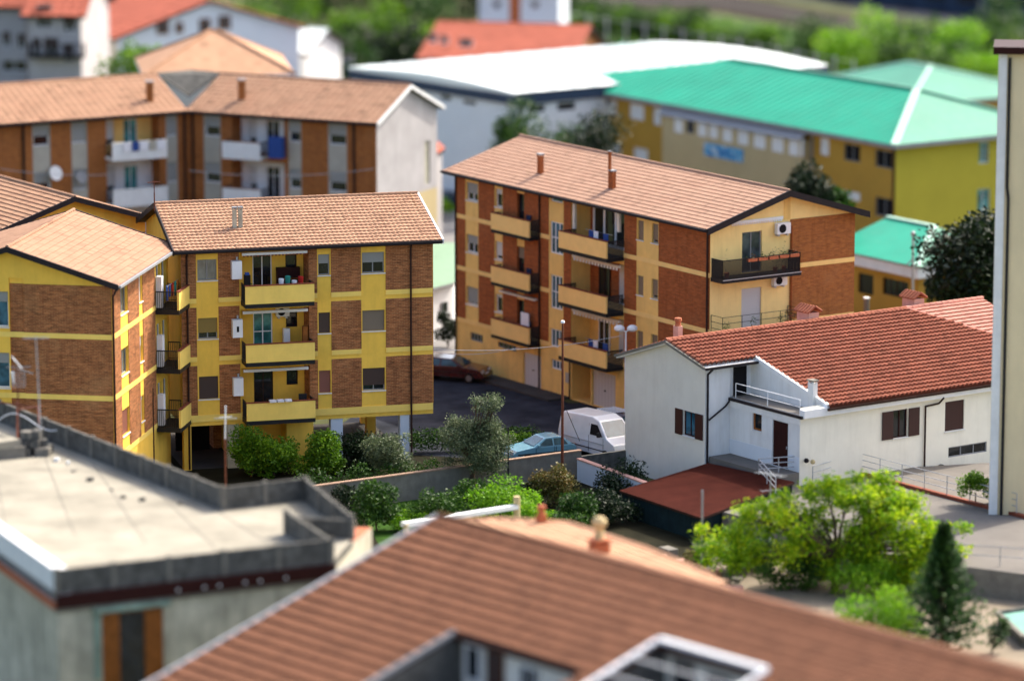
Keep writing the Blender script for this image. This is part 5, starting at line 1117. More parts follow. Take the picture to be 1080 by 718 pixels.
# ---------------------------------------------------------------- gym hall with the white roof
def build_gym():
    z=9.; P=[atz(372,71,z),atz(545,98,z),atz(870,69,z)]; P.append(P[0]+P[2]-P[1]); c=sum(P,Vector())/4
    t=thing('sports_hall','large hall with a broad white metal roof and dark blue fascia','hall',c-Z*z)
    FLf=Fr(P[0],to=P[1]); FRt=Fr(P[1],to=P[2]); l1=(P[1]-P[0]).length; l2=(P[2]-P[1]).length
    mb=MB(); w1=[FLf.rect(x0,y0,x1,y1) for x0,y0,x1,y1 in ((464,100,476,107),(488,105,502,112),(420,88,430,94))]; w2=[FRt.rect(x0,y0,x1,y1) for x0,y0,x1,y1 in ((557,112,575,118),(588,109,607,116),(640,104,655,110))]
    facade(mb,FLf,0,l1,0,z-.9,'blue_white',[(*q,-.2,None) for q in w1]); facade(mb,FRt,0,l2,0,z-.9,'white',[(*q,-.2,None) for q in w2]); facade(mb,Fr(P[2],to=P[3]),0,l1,0,z-.9,'white',[]); facade(mb,Fr(P[3],to=P[0]),0,l2,0,z-.9,'white',[])
    mb.build('wall',t)
    for F,w in ((FLf,w1),(FRt,w2)):
        for q in w: window(t,F,*q,-.18,0,nv=2,sill=False,fm='grey_metal')
    r=MB(); Q=[c+(p-c)*1.02 for p in P]
    r.prism([(p.x,p.y) for p in Q],z-.9,z-.15,'navy_fascia')
    # shallow curved roof sheet
    N=8
    for i in range(N):
        for a,b,f0,f1 in ((0,0,i/N,(i+1)/N),):
            h0=.45*math.sin(math.pi*f0); h1=.45*math.sin(math.pi*f1)
            r.poly([Q[1].lerp(Q[2],0).lerp(Q[0],f0)+Z*h0,Q[2].lerp(Q[3],f0)+Z*h0,Q[2].lerp(Q[3],f1)+Z*h1,Q[1].lerp(Q[0],f1)+Z*h1],'white_roof')
            r.poly([Q[1].lerp(Q[0],f0)-Z*.2,Q[1].lerp(Q[0],f1)-Z*.2,Q[1].lerp(Q[0],f1)+Z*h1,Q[1].lerp(Q[0],f0)+Z*h0][::-1],'white_roof')
    ro=r.build('roof',t)
    g=MB()
    for i in range(1,16): a=Q[1].lerp(Q[2],i/16)+Z*.03; b=Q[0].lerp(Q[3],i/16)+Z*.03; [g.beam(a.lerp(b,k/N)+Z*.45*math.sin(math.pi*k/N),a.lerp(b,(k+1)/N)+Z*.45*math.sin(math.pi*(k+1)/N),.07,.08,'white_roof') for k in range(N)]
    g.build('seam',ro)
build_gym()
# ---------------------------------------------------------------- school with green roofs
def build_school():
    ze=8.5; K=atz(945,151,ze); Lf=atz(625,93,ze); F=Fr(Lf,to=K); L=(K-Lf).length; R_=Fr(K,math.degrees(math.atan2(F.u.y,F.u.x))+90); dep=14.; print('school L',L)
    t=thing('school_building','long ochre and lemon yellow school with a bright green hipped metal roof','school',F.p(L/2,0,-dep/2))
    la=[]; W=[]
    u0=F.pix(709,140)[0]; u1=F.pix(855,150)[0]
    for (x0,y0,x1,y1,m) in ((636,104,650,122,'w'),(664,109,679,128,'w'),(689,113,697,133,'w'),(865,145,874,165,'w'),(890,151,907,172,'d'),(923,157,941,179,'d'),(889,200,907,213,'w'),(923,207,942,231,'d'),(866,195,874,205,'w'),(640,150,655,168,'w'),(668,155,683,172,'w')):
        q=F.rect(x0,y0,x1,y1); la.append((*q,-.2,None)); W.append((F,q,m))
    mb=MB(); facade(mb,F,0,L,0,ze,'ochre',la)
    bay=[]; BF=Fr(F.p(u0,0,.9),to=F.p(u1,0,.9))
    for (x0,y0,x1,y1) in ((713,122,722,141),(726,124,734,142),(738,126,747,145),(750,128,759,147),(764,131,774,151),(780,134,791,154),(797,138,809,158),(816,141,828,162),(834,144,848,166)):
        q=BF.rect(x0-2,y0,x1-2,y1); bay.append((*q,-.15,None)); W.append((BF,q,'d' if x0==726 else 'w'))
    facade(mb,BF,0,u1-u0,2.2,ze-.9,'sand',bay+[(0.01,u1-u0-.01,2.2,3.0,.02,'ochre')])
    mb.box(F,u0+.003,u0+.2,2.2,ze-.9,0.003,.897,'sand'); mb.box(F,u1-.2,u1-.003,2.2,ze-.9,.003,.897,'sand'); mb.box(F,u0,u1,2.0,2.2,.0,.95,'ochre')
    wr=[R_.rect(1033,150,1043,172),R_.rect(1031,200,1044,222)]
    facade(mb,R_,0,dep,0,ze,'lemon',[(*q,-.2,None) for q in wr]); facade(mb,Fr(R_.p(dep,0),to=R_.p(dep,0)+Vector((-F.u.x,-F.u.y,0))),0,L,0,ze,'ochre',[]); facade(mb,Fr(F.p(0,0,-dep),to=F.p(0,0)),0,dep,0,ze,'ochre',[])
    mb.build('wall',t)
    for f,q,m in W: window(t,f,*q,-.13 if f is BF else -.18,0 if m=='d' else 1,'white',nv=1,sill=False,fm='white_metal' if m=='w' else 'grey_metal',fw=.1 if m=='w' else .06,pm='glass' if m=='w' else 'interior_dark')
    for q in wr: window(t,R_,*q,-.18,0,pm='glass_teal',nv=1,sill=False)
    # canopy over the bay
    g=MB(); a=[F.p(u0-.9,ze-.12,.1),F.p(u1+.1,ze-.12,.1),F.p(u1+.1,ze-.75,1.15),F.p(u0-.2,ze-.75,1.15)]; g.slab(a,.12,'grey_metal'); g.build('bay_canopy',t)
    o=.7; zr=ze+2.5; h=dep/2; c4=[F.p(-o-6,ze,o),F.p(L+o,ze,o),F.p(L+o,ze,-dep-o),F.p(-o-6,ze,-dep-o)]; r1=F.p(L-h+.6,zr,-h); xx=hit(772,63,r1,Vector((F.n.x,F.n.y,0))); r0=F.p((Vector((xx.x,xx.y))-F.o).dot(F.u),zr,-h)
    r=MB(); r.poly([c4[0],c4[1],r1,r0],'green_roof'); r.poly([c4[1],c4[2],r1],'green_roof_sunlit'); r.poly([c4[2],c4[3],r0,r1],'green_roof_sunlit'); r.poly([c4[3],c4[0],r0],'green_roof_sunlit'); r.prism([(q.x,q.y) for q in c4],ze-.3,ze-.004,'grey_metal'); ro=r.build('roof',t)
    g=MB()
    for a,b in ((c4[1],r1),): g.beam(a+Z*.02,b+Z*.06,.5,.14,'mint_trim')
    for a,b in ((r0,r1),(c4[2],r1)): g.beam(a+Z*.05,b+Z*.06,.35,.12,'green_roof_sunlit')
    g.beam(r0+Z*.05,c4[3].lerp(r0,.6)+Z*.1,.4,.12,'mint_trim'); g.build('ridge_trim',ro)
    g=MB(); e=(c4[1]-c4[0])
    for i in range(1,52):
        p=c4[0]+e*i/52; n=Vector((F.n.x,F.n.y,0)); fr_=1.0; q=p-n*(h+o)+Z*(zr-ze)
        a_=(p-c4[1]).length
        if a_<h+o: fr_=a_/(h+o)
        g.beam(p+Z*.02,p.lerp(q,fr_)+Z*.02,.05,.05,'green_roof')
    g.build('seam',ro)
    pipe(t,[F.p(u1+.3,ze-.3,.1),F.p(u1+.3,.1,.1)],.07,'grey_metal'); pipe(t,[F.p(L-.1,ze-.3,.1),F.p(L-.1,.1,.1)],.07,'dark_brown')
    # banner on the bay
    q=BF.rect(742,150,783,172,.1); b=MB(); b.box(BF,q[0],q[1],q[2],q[3],.03,.07,'banner'); single(b,'banner','blue and white printed banner hanging on the cream bay of the school','banner')
    return F,R_,L
mb_,t_,b_=_new('banner'); uv=_n(t_,'ShaderNodeUVMap'); no=_n(t_,'ShaderNodeTexNoise',Scale=1.3,Detail=3); t_.links.new(uv.outputs[0],no.inputs['Vector']); t_.links.new(_ramp(t_,no.outputs[0],[(.38,(.02,.16,.42)),(.52,(.08,.34,.55)),(.6,(.6,.66,.68)),(.75,(.05,.25,.45))]),b_.inputs['Base Color'])
FS_,RS_,LS_=build_school()
hip_house('school_wing','rear school wing with a sunlit green hipped roof at the right, behind the school','school wing',aty(958,120,322),33,14,15,5.2,7.2,'ochre','green_roof_sunlit',3.,fascia='grey_metal',ti=False)
def low_block():
    ze=4.1; K=atz(968,281,ze); Lf=atz(880,262,ze); F=Fr(Lf,to=K); L=(K-Lf).length; ang=math.degrees(math.atan2(F.u.y,F.u.x))
    dep=9.5; t=thing('school_annex','low ochre school annex with a green metal roof and white fascia','annex',F.p(L/2,0,-dep/2)); F=Fr(F.p(0,0,-.6),ang); R_=Fr(F.p(L-.6,0),ang+90)
    W=[F.rect(905,287,921,312),F.rect(931,292,958,316)]; W2=[R_.rect(976,290,992,312)]
    mb=MB(); facade(mb,F,0,L-.6,0,ze-.8,'ochre',[(*q,-.2,None) for q in W]); facade(mb,R_,0,dep-1.2,0,ze-.8,'ochre',[(*q,-.2,None) for q in W2]); facade(mb,Fr(R_.p(dep-1.2,0),ang+180),0,L-.6,0,ze-.8,'ochre',[]); facade(mb,Fr(F.p(0,0,-dep+1.2),to=F.p(0,0)),0,dep-1.2,0,ze-.8,'ochre',[]); mb.build('wall',t)
    for q in W: window(t,F,*q,-.18,0,nv=3,sill=False,fm='dark_brown')
    for q in W2: window(t,R_,*q,-.18,0,nv=2,sill=False,fm='dark_brown')
    g=MB(); c4=[F.p(-.6,0,.6),F.p(L,0,.6),F.p(L,0,-dep+.6),F.p(-.6,0,-dep+.6)]; g.prism([(q.x,q.y) for q in c4],ze-.8,ze-.12,'white'); g.build('fascia',t)
    r=MB(); k=[F.p(-.7,ze,.7),F.p(L+.1,ze,.7),F.p(L+.1,ze,-dep+.5),F.p(-.7,ze,-dep+.5)]; ra=F.p(L-4.3,ze+1.5,-4.3); rb=F.p(-.7,ze+1.5,-4.3)
    r.poly([k[0],k[1],ra,rb],'green_roof'); r.poly([k[1],k[2],ra],'green_roof_sunlit'); r.poly([k[2],k[3],rb,ra],'green_roof_sunlit'); r.poly([k[3],k[0],rb],'green_roof'); r.prism([(q.x,q.y) for q in k],ze-.118,ze-.004,'grey_metal'); ro=r.build('roof',t)
    g=MB(); g.beam(k[1]+Z*.03,ra+Z*.06,.45,.12,'mint_trim'); g.beam(rb+Z*.05,ra+Z*.06,.3,.1,'mint_trim'); g.build('ridge_trim',ro)
low_block()
b=atz(963,335,0); b=aty(963,325,247.); b=Vector((b.x,b.y,0)); tp_=aty(963,250,247.)
t=thing('lamp_post','thin grey lamp post in front of the low green roof','lamp post',b); g=MB(); g.tube(b,tp_,.09,'galv',8,.07); g.build('pole',t); g=MB(); g.lathe(tp_,[(.0,0),(.14,.05),(.14,.3),(0,.4)],'galv',8); g.tube(tp_-Z*1.4,tp_-Z*1.7+Vector((-.35,0,0)),.05,'galv',5); g.build('lamp_head',t)
b=aty(914,330,240.); b=Vector((b.x,b.y,0)); tp_=aty(914,315,240.)
t=thing('concrete_post','short round concrete post between the gable and the roof tiles','post',b); g=MB(); g.tube(b,tp_,.18,'concrete',10); g.build('post_shaft',t); g=MB(); g.tube(tp_+Z*.002,tp_+Z*.08,.2,'white',10); g.build('post_cap',t)
# pale green roof hut between the two near blocks
def hut():
    z=3.4; p=[atz(440,307,z),atz(478,297,z),atz(486,262,z),atz(448,262,z)]
    t=thing('shed','low white shed with a pale green roof between the two apartment blocks','shed',sum(p,Vector())/4-Z*z); g=MB(); g.prism([(q.x,q.y) for q in p],0,z-.25,'white'); 
    F=Fr(p[0],to=p[1]); q=F.rect(466,303,474,309); g.build('wall',t); g=MB(); c=sum(p,Vector())/4; g.slab([c+(q-c)*1.06+Z*(.3 if i>1 else 0) for i,q in enumerate(p)],.2,'grey_metal','pale_green_roof'); g.build('roof',t)
    window(t,F,2.6,3.3,1.6,2.3,.02,0,nv=0,sill=False,fm='grey_metal')
hut()
# ---------------------------------------------------------------- far houses
def simple_house(name,label,x0,x1,yb,Y,ang,dep,ze,zr,wall,roofm,wins,cat='house',balc=False):
    a=aty(x0,yb,Y); F=Fr(a,ang); 
    k=x1; u=F.pix(x1,yb)[0]; t=thing(name,label,cat,F.p(u/2,0,-dep/2)); mb=MB(); L=[]; W=[]
    for (x,y,x2,y2) in wins: q=F.rect(x,y,x2,y2); L.append((*q,-.25,None)); W.append(q)
    facade(mb,F,0,u,0,ze,wall,L); R_=Fr(F.p(u,0),ang+90); facade(mb,R_,0,dep,0,ze,wall,[]); mb.poly([R_.p(0,ze),R_.p(dep,ze),R_.p(dep/2,zr)],wall); Bk=Fr(R_.p(dep,0),ang+180); facade(mb,Bk,0,u,0,ze,wall,[]); Lf=Fr(Bk.p(u,0),ang+270); facade(mb,Lf,0,dep,0,ze,wall,[]); mb.poly([Lf.p(0,ze),Lf.p(dep,ze),Lf.p(dep/2,zr)],wall); mb.build('wall',t)
    for q in W: window(t,F,*q,-.22,.0 if (q[1]-q[0])>2 else .5,'shutter_brown',nv=1,sill=False)
    gable_roof(t,F,0,u,dep,ze,zr,roofm,.6,.5,.8,.8,amp=.06)
    return F,t
F1,_=simple_house('stone_house','old greyish house with a red roof at the far upper left corner',-60,28,60,330,-8,11,12.5,15.2,'stone_shade_grey','tile_far_red',((2,34,11,50),(18,36,27,52),(2,64,28,76)))
F2,t2=simple_house('stone_house','old house with dark balconies and red door, second from the far upper left corner',30,86,60,322,-5,12,12.6,15.6,'stone_shade_grey','tile_far_red',((38,6,54,30),(46,40,62,62),(66,46,78,66),(34,40,43,60),(66,16,80,34)))
for zf in (9.2,5.6): balcony(t2,F2,.2,4.6,zf,1.1,0,solid=False)
def hill_house():
    zc=8.8; c=aty(123,33,338); c.z=0; Gf=Fr(c,30); w=17.; d=15.; Sf=Fr(Gf.p(0,0,-d),-60); t=thing('white_house','white gabled house with brown windows and a long red roof at the upper left','house',Gf.p(w/2,0,-d/2))
    wins=[Gf.rect(*q) for q in ((165,23,178,36),(185,24,193,35),(210,20,222,42),(230,17,243,31))]
    mb=MB(); facade(mb,Gf,0,w,0,zc,'blue_white',[(*q,-.2,None) for q in wins if q[3]<zc]); facade(mb,Fr(Gf.p(w,0),120),0,d,0,zc,'white',[]); facade(mb,Sf,0,d,0,zc,'cream_render',[(3,4.2,5.6,7.4,-.2,None),(9,10.2,5.6,7.4,-.2,None)]); mb.poly([Gf.p(0,zc),Gf.p(w,zc),Gf.p(w/2,zc+2.6)],'blue_white'); Bf=Fr(Gf.p(w,0,-d),210); facade(mb,Bf,0,w,0,zc,'white',[]); mb.build('wall',t)
    for q in wins: window(t,Gf,*q,-.18 if q[3]<zc else .02,0,nv=1,fm='wood',sill=False)
    for a in (3,9): window(t,Sf,a,a+1.2,5.6,7.4,-.18,.5,'shutter_brown',nv=0,sill=False)
    gable_roof(t,Sf,0,d,w,zc,zc+2.6,'tile_far_red',.5,.4,.8,.8,amp=.06)
hill_house()
simple_house('brick_house','brown brick house with a red hipped roof beyond the white hall',446,600,50,345,-14,13,6.4,8.6,'brick_brown','tile_far_red',((452,36,460,46),(464,38,472,47),(484,41,498,50)),'house')
b=aty(535,20,372); simple_house('white_building','pale building with a dark chimney at the top edge behind the red roof',505,590,10,378,-6,9,9,10.2,'blue_white','white_roof',((520,2,528,10),(560,2,568,10)),'building')
g=MB(); p=aty(543,14,362.); p=Vector((p.x,p.y,0)); g.cbox(p,1.0,.8,12.5,'brick_brown'); single(g,'chimney_stack','dark brick chimney stack at the top edge of the picture','chimney')
simple_house('shed','small pale shed with a light sheet roof under the far trees',270,322,50,352,-20,8,6.2,7.6,'white','white_roof',((280,44,288,52),),'shed')
simple_house('garage','low dark roofed garage between the shed and the brick house',345,430,60,340,-8,8,3.4,4.2,'grey_wall','tile_far_red',((360,58,372,66),),'garage')

# ---------------------------------------------------------------- vehicles
def car(label,c,yaw,paintm,Lc=4.1,Wc=1.68,Hc=1.42,kind='hatch',rack=False,name='parked_car',cat='car'):
    c=Vector(c); t=thing(name,label,cat,c); f=Vector((math.cos(yaw),math.sin(yaw),0)); s=Vector((-f.y,f.x,0)); P=lambda x,y,z: c+f*x+s*y+Z*z
    h=Lc/2
    if kind=='van': prof=[(-h,.35),(-h,1.2),(-h+.08,1.95),(-h+.3,2.22),(h-2.1,2.3),(h-1.55,2.14),(h-.75,1.3),(h-.1,1.05),(h,.75),(h,.35)]; belt=1.3; tum=.16
    elif kind=='estate': prof=[(-h,.35),(-h,.85),(-h+.45,Hc-.06),(-h+.9,Hc),(h-1.9,Hc-.02),(h-1.15,.95),(h-.15,.78),(h,.6),(h,.32)]; belt=.88; tum=.42
    else: prof=[(-h,.35),(-h,.82),(-h+.25,.95),(-h+.75,Hc-.05),(-h+1.2,Hc),(h-1.95,Hc-.04),(h-1.2,.95),(h-.2,.8),(h,.62),(h,.32)]; belt=.9; tum=.42
    def hw(z): return Wc/2-(max(0,z-belt)*tum if kind!='van' else max(0,z-belt)*tum)
    m=MB(); m.smooth=False; n=len(prof)
    for sg in (1,-1):
        # side skin as a fan of quads down to the sill
        for (x0,z0),(x1,z1) in zip(prof,prof[1:]):
            if abs(x1-x0)<1e-6: continue
            lo=.33; q=[P(x0,sg*Wc/2,lo),P(x1,sg*Wc/2,lo),P(x1,sg*hw(min(z1,belt)),min(z1,belt)),P(x0,sg*hw(min(z0,belt)),min(z0,belt))]; m.poly(q if sg<0 else q[::-1],paintm)
            if z0>belt or z1>belt:
                q=[P(x0,sg*hw(min(z0,belt)),min(z0,belt)),P(x1,sg*hw(min(z1,belt)),min(z1,belt)),P(x1,sg*hw(z1),z1),P(x0,sg*hw(z0),z0)]; m.poly(q if sg<0 else q[::-1],paintm)
    for (x0,z0),(x1,z1) in zip(prof,prof[1:]): m.poly([P(x0,-hw(z0),z0),P(x0,hw(z0),z0),P(x1,hw(z1),z1),P(x1,-hw(z1),z1)],paintm)
    m.poly([P(-h,-Wc/2,.33),P(h,-Wc/2,.33),P(h,Wc/2,.33),P(-h,Wc/2,.33)],'interior_dark'); bo=m.build('body',t); bm=bmesh.new(); bm.from_mesh(bo.data); bmesh.ops.remove_doubles(bm,verts=bm.verts,dist=.002); bmesh.ops.recalc_face_normals(bm,faces=bm.faces); bm.to_mesh(bo.data); bm.free()
    bo.data.polygons.foreach_set('use_smooth',[True]*len(bo.data.polygons)); bv=bo.modifiers.new('edge','BEVEL'); bv.width=.07 if kind!='van' else .11; bv.segments=3; bv.limit_method='ANGLE'; bv.angle_limit=R(18); bv.harden_normals=True
    for x in (h+.02,-h-.02): g=MB(); g.cbox(P(x*1.008,0,.46),.03,.5,.11,'white',yaw); g.build('number_plate',t)
    g=MB()
    for sg in (1,-1):
        for x in ((h-1.3,h-2.4,-h+1.2) if kind!='van' else (h-1.0,h-2.25)): g.beam(P(x,sg*(Wc/2+.004),.42),P(x,sg*(hw(belt)+.004),belt),.022,.012,'interior_dark')
        g.beam(P(-h+.2,sg*(Wc/2+.006),.60),P(h-.25,sg*(Wc/2+.006),.60),.03,.05,'black_metal')
    g.build('door_seam',t)
    def panel(nm,x0,z0,x1,z1,ins,mm='car_glass'):      # glass across the car on a profile segment
        g=MB(); e=Vector((0,0,1)); a,b=P(x0,0,z0),P(x1,0,z1); d=(b-a).normalized(); nn=d.cross(s); nn=nn if nn.z>0 or abs(nn.z)<.05 else -nn
        if (nn.dot(f)>0)!=((x1+x0)>0): nn=-nn if abs(nn.z)<.1 else nn
        g.poly([P(x0,-hw(z0)+ins,z0)+nn*.012,P(x0,hw(z0)-ins,z0)+nn*.012,P(x1,hw(z1)-ins,z1)+nn*.012,P(x1,-hw(z1)+ins,z1)+nn*.012],mm); g.build(nm,t)
    if kind=='van':
        panel('windscreen',h-1.5,2.07,h-.8,1.37,.12)
        for sg in (1,-1):
            g=MB(); g.poly([P(h-2.15,sg*(hw(1.35)+.012),1.35),P(h-1.05,sg*(hw(1.35)+.012),1.35),P(h-1.6,sg*(hw(1.92)+.012),1.92),P(h-2.15,sg*(hw(1.92)+.012),1.92)],'interior_dark'); g.build('side_window',t)
            g=MB(); 
            for k in range(2): g.beam(P(-h+1.1+k*1.5,sg*(Wc/2+.006),.5),P(-h+1.1+k*1.5,sg*(hw(1.95)+.006),1.95),.02,.02,'paint_silver')
            g.beam(P(-h+.3,sg*(Wc/2+.01),.95),P(h-.9,sg*(Wc/2+.01),.95),.05,.05,'paint_silver'); g.build('side_trim',t)
            g=MB(); c_=P(h-1.2,sg*(Wc/2+.16),1.35); g.cbox(c_,.1,.2,.26,'black_metal',yaw); g.build('mirror',t)
    else:
        xw0,zw0=prof[-5] if kind=='hatch' else prof[-5]; xw1,zw1=prof[-4]
        panel('windscreen',xw0+.08,zw0-.05,xw1-.02,zw1+.03,.1)
        if kind=='hatch': panel('rear_window',prof[2][0]+.05,prof[2][1]+.03,prof[3][0]-.03,prof[3][1]-.03,.12)
        else: panel('rear_window',prof[1][0]+.08,prof[1][1]+.1,prof[2][0]-.03,prof[2][1]-.05,.12)
        xr=prof[3][0]; 
        for sg in (1,-1):
            xa,xb=prof[3][0]-.25,prof[-4][0]-.2; xm=(xa+xb)/2-.05
            for p0,p1,q0,q1 in ((xa,xm-.04,xa+.25,xm-.04),(xm+.04,xb,xm+.04,xw0-.02)):
                g=MB(); z0,z1=.95,Hc-.1; q=[P(p0,sg*(hw(z0)+.012),z0),P(p1,sg*(hw(z0)+.012),z0),P(q1,sg*(hw(z1)+.012),z1),P(q0,sg*(hw(z1)+.012),z1)]; g.poly(q,'car_glass'); g.build('side_window',t)
            g=MB(); g.cbox(P(xb-.05,sg*(Wc/2+.08),.92),.1,.18,.14,paintm,yaw); g.build('mirror',t)
    for x in (-h+.75,h-.8):
        for sg in (1,-1):
            r=.3 if kind!='van' else .34; a=P(x,sg*(Wc/2-.2),r); b=P(x,sg*(Wc/2+.015),r); g=MB(); g.tube(a,b,r,'tyre',18); o=g.build('wheel',t); g=MB(); g.tube(b,b+s*sg*.012,r*.62,'rim',12); g.build('rim',o)
    for sg in (1,-1):
        g=MB(); g.cbox(P(h-.02,sg*(Wc/2-.28),.6),.08,.34,.16,'paint_silver',yaw); g.build('headlight',t); g=MB(); g.cbox(P(-h+.01,sg*(Wc/2-.18),.7 if kind!='van' else .9),.07,.2,.22 if kind!='van' else .4,'paint_red',yaw); g.build('tail_light',t)
    for x in (h,-h): g=MB(); g.cbox(P(x*1.005,0,.33),.16,Wc*.96,.2,'black_metal' if kind=='van' else paintm,yaw); g.build('bumper',t)
    if rack:
        g=MB(); z=Hc+.14
        for sg in (1,-1): g.beam(P(-h+.7,sg*.55,z),P(h-2.0,sg*.55,z),.04,.04,'white_metal')
        for k in range(7): x=-h+.75+k*.22; g.beam(P(x,-.55,z+.03),P(x+.3,.55,z+.03),.035,.03,'white_metal')
        for sg in (1,-1):
            for x in (-h+.9,h-2.2): g.beam(P(x,sg*.55,Hc-.06),P(x,sg*.55,z),.04,.04,'black_metal')
        g.build('roof_rack',t)
    return t
car('white panel van parked behind the garden wall beside the white house',(4.75,214.7,.006),R(-53),'paint_white',4.9,1.9,kind='van',name='panel_van',cat='van')
car('old pale blue car parked behind the low hedge, left of the white van',(1.45,213.4,.006),R(25+180),'paint_blue',3.7,1.58,1.4)
car('dark blue estate car with a white roof rack behind the white van',(6.0,218.3,.006),R(-53),'paint_navy',4.4,1.7,1.5,'estate',rack=True)
cp=atz(478,400,0); car('dark red car half hidden at the corner of the middle apartment block',(cp.x,cp.y,.004),R(-20),'paint_red',4.2,1.7,1.4)
for k,(x,y,m,lab) in enumerate(((452,214,'paint_grey','grey car parked in the far street, nearest of two by the white annex'),(466,220,'paint_navy','dark blue car parked in the far street behind the long block'))):
    cp=atz(x,y,0); car(lab,(cp.x,cp.y,.01),R(35),m,4.1,1.7,1.4)
for k in range(9):
    x=340+k*13+(k%3)*3; y=66+(k%2)*9-k*.4; cp=atz(x,y,0); car('small cars parked in rows on the far yard behind the white hall',(cp.x,cp.y,.01),R(20+k*3),('paint_white','paint_grey','paint_silver','paint_navy')[k%4],4.1,1.7,1.4)['group']='cars on the far yard'
# ---------------------------------------------------------------- street furniture, poles, wires
def lamp2():
    b=aty(660,390,222.); tp=aty(660,349,222.); b=Vector((b.x,b.y,0)); t=thing('street_lamp','white double globe street lamp behind the white house roof','street lamp',b); g=MB(); g.tube(b,tp,.07,'white_metal',8,.05); g.build('pole',t)
    for sg in (-1,1):
        c=tp+Vector((sg*.36,0,.12)); g=MB(); g.tube(tp-Z*.05,c-Vector((sg*.1,0,0)),.04,'white_metal',6); g.build('arm',t); g=MB(); g.lathe(c-Z*.12,[(0,-.02),(.2,0),(.3,.1),(.28,.22),(.16,.32),(0,.35)],'white_metal',12); g.build('lamp_head',t)
lamp2()
b=aty(593,492,206.); tp_=aty(593.5,341,206.); b=Vector((b.x,b.y,0)); t=thing('utility_pole','tall slim dark red pole rising from the garden wall in front of the long block','pole',b); g=MB(); g.tube(b,tp_,.085,'rust',8,.05); g.build('shaft',t); g=MB(); g.lathe(tp_,[(.05,0),(.11,.03),(.09,.14),(0,.16)],'white_metal',8); g.build('cap',t); g=MB(); q=b+Z*2.6; g.tube(q+Z*2.2,q+Vector((.9,.3,0)),.02,'black_metal',5); g.build('stay',t)
def wire(p,q,sag,label,r=.018,m='grey_metal'):
    g=MB(); n=22; pts=[p.lerp(q,k/n)-Z*sag*4*(k/n)*(1-k/n) for k in range(n+1)]; g.path(pts,r,m,5); single(g,'cable',label,'cable')
wire(aty(457,368,216.),aty(655,354,221.),.35,'pale cable strung between the middle block and the white house roof',.016,'galv')
wire(aty(457,371,216.),aty(548,366,214.),.25,'lower pale cable crossing the dark street beside the middle block',.016,'galv')
wire(aty(0,178,262.),aty(120,184,262.),.2,'thin cable across the left wing of the far brick block',.02,'galv'); wire(aty(200,180,262.),aty(395,178,260.),.4,'thin cable across the right wing of the far brick block',.02,'galv')
for (x,y,h,lab) in ((163,208,1.6,'thin antenna on the roof behind the left block'),):
    p=aty(x,y+14,214.); antenna(p,h,lab,[(.95,.7,.4,5,.18)],0,'rust')
for (x,yb,yt,lab) in ((576,490,452,'thin post at the garden wall by the pale blue car'),):
    b=aty(x-40,492,207.); b=Vector((b.x,b.y,0)); g=MB(); g.tube(b,b+Z*3.2,.04,'black_metal',6); single(g,'post',lab,'post')
for x in (746,): b=aty(740,612,186.); b=Vector((b.x,b.y,0)); g=MB(); g.tube(b,b+Z*4.6,.05,'grey_metal',6); single(g,'post','thin grey mast in front of the dark netting of the carport','post')
antenna(Vector((aty(812,560,190.).x,aty(812,560,190.).y,0)),4.6,'pale antenna mast beside the yellow-green tree',[(.97,1.5,2.4,7,.3),(.8,.9,.3,4,.2)],0,'galv')
# ---------------------------------------------------------------- trees and shrubs
def at0(x,y): return atz(x,y,0)
# hedge before the middle block
rg=random.Random(21)
for (x,y,wd,h,leaf,lab,n) in ((264,507,1.0,2.5,'leaf_bright','bright green shrub at the left end of the hedge by the pillars',2600),(289,507,1.5,2.0,'leaf_bright','wide bright green shrub before the dark pillar opening',3800),(336,507,1.3,2.4,'leaf_bright','bright green cypress-like shrub between the wall and the yellow pillar',3800),(385,500,1.7,1.9,'leaf_dark','dark green shrub under the right part of the middle block',3000)):
    b=at0(x,y); b=Vector((b.x,b.y+1.0,0)); h*=1.08; wd*=1.3; tree('shrub',lab,'shrub',b,clump(b+Z*h*.52,wd,wd*.7,h*.5,20,rg,.42),int(n*1.9),.16,leaf,.07,None,rg=rg,limbs=False)
b=at0(412,520); tree('tree','thin pale leafy tree in front of the garden wall, left of the olive tree','tree',b,clump(b+Z*2.5,1.9,1.3,1.7,24,rg,.34),5200,.14,'leaf_olive',.07,rg=rg)
b=at0(447,478); q=Vector((b.x,b.y+1.,0)); 
t=thing('hedge','trimmed dark green hedge along the street behind the grey garden wall','hedge',q); m=MB(); p0=at0(428,484); p1=at0(560,480); leaves(m,[(p0.lerp(p1,k/11)+Vector((0,1.5,.75)),.75,.6,.65) for k in range(12)],5200,.14,'leaf_mid',rg); m.build('foliage',t)
t=thing('hedge','dense dark hedge directly behind the coping of the long grey garden wall',
 'hedge',wl.p(4,0)); m=MB(); leaves(m,[(wl.p(-1.5+k*.85,.75+.25*(k%3),-1.0),.7,.55,.75+.2*((k*7)%4)/3) for k in range(11)],7000,.13,'leaf_mid',rg); m.build('foliage',t)
m=MB(); leaves(m,[(at0(528+k*6,486)+Vector((0,1.2,.75)),.5,.4,.65) for k in range(6)],2400,.12,'leaf_bright',rg); t=thing('hedge','short bright hedge in front of the pale blue car','hedge',at0(545,484)); m.build('foliage',t)
b=at0(500,520); tree('olive_tree','grey-green olive tree with a rounded airy crown in the middle garden','tree',b,clump(b+Vector((0,0,2.5)),2.3,1.6,1.8,26,rg,.34)+clump(b+Vector((.75,0,4.2)),1.15,1.,1.3,12,rg,.36)+clump(b+Vector((-1.0,0,3.4)),.95,.9,.95,8,rg,.38),26000,.10,'leaf_olive',.16,rg=rg,shell=.3)
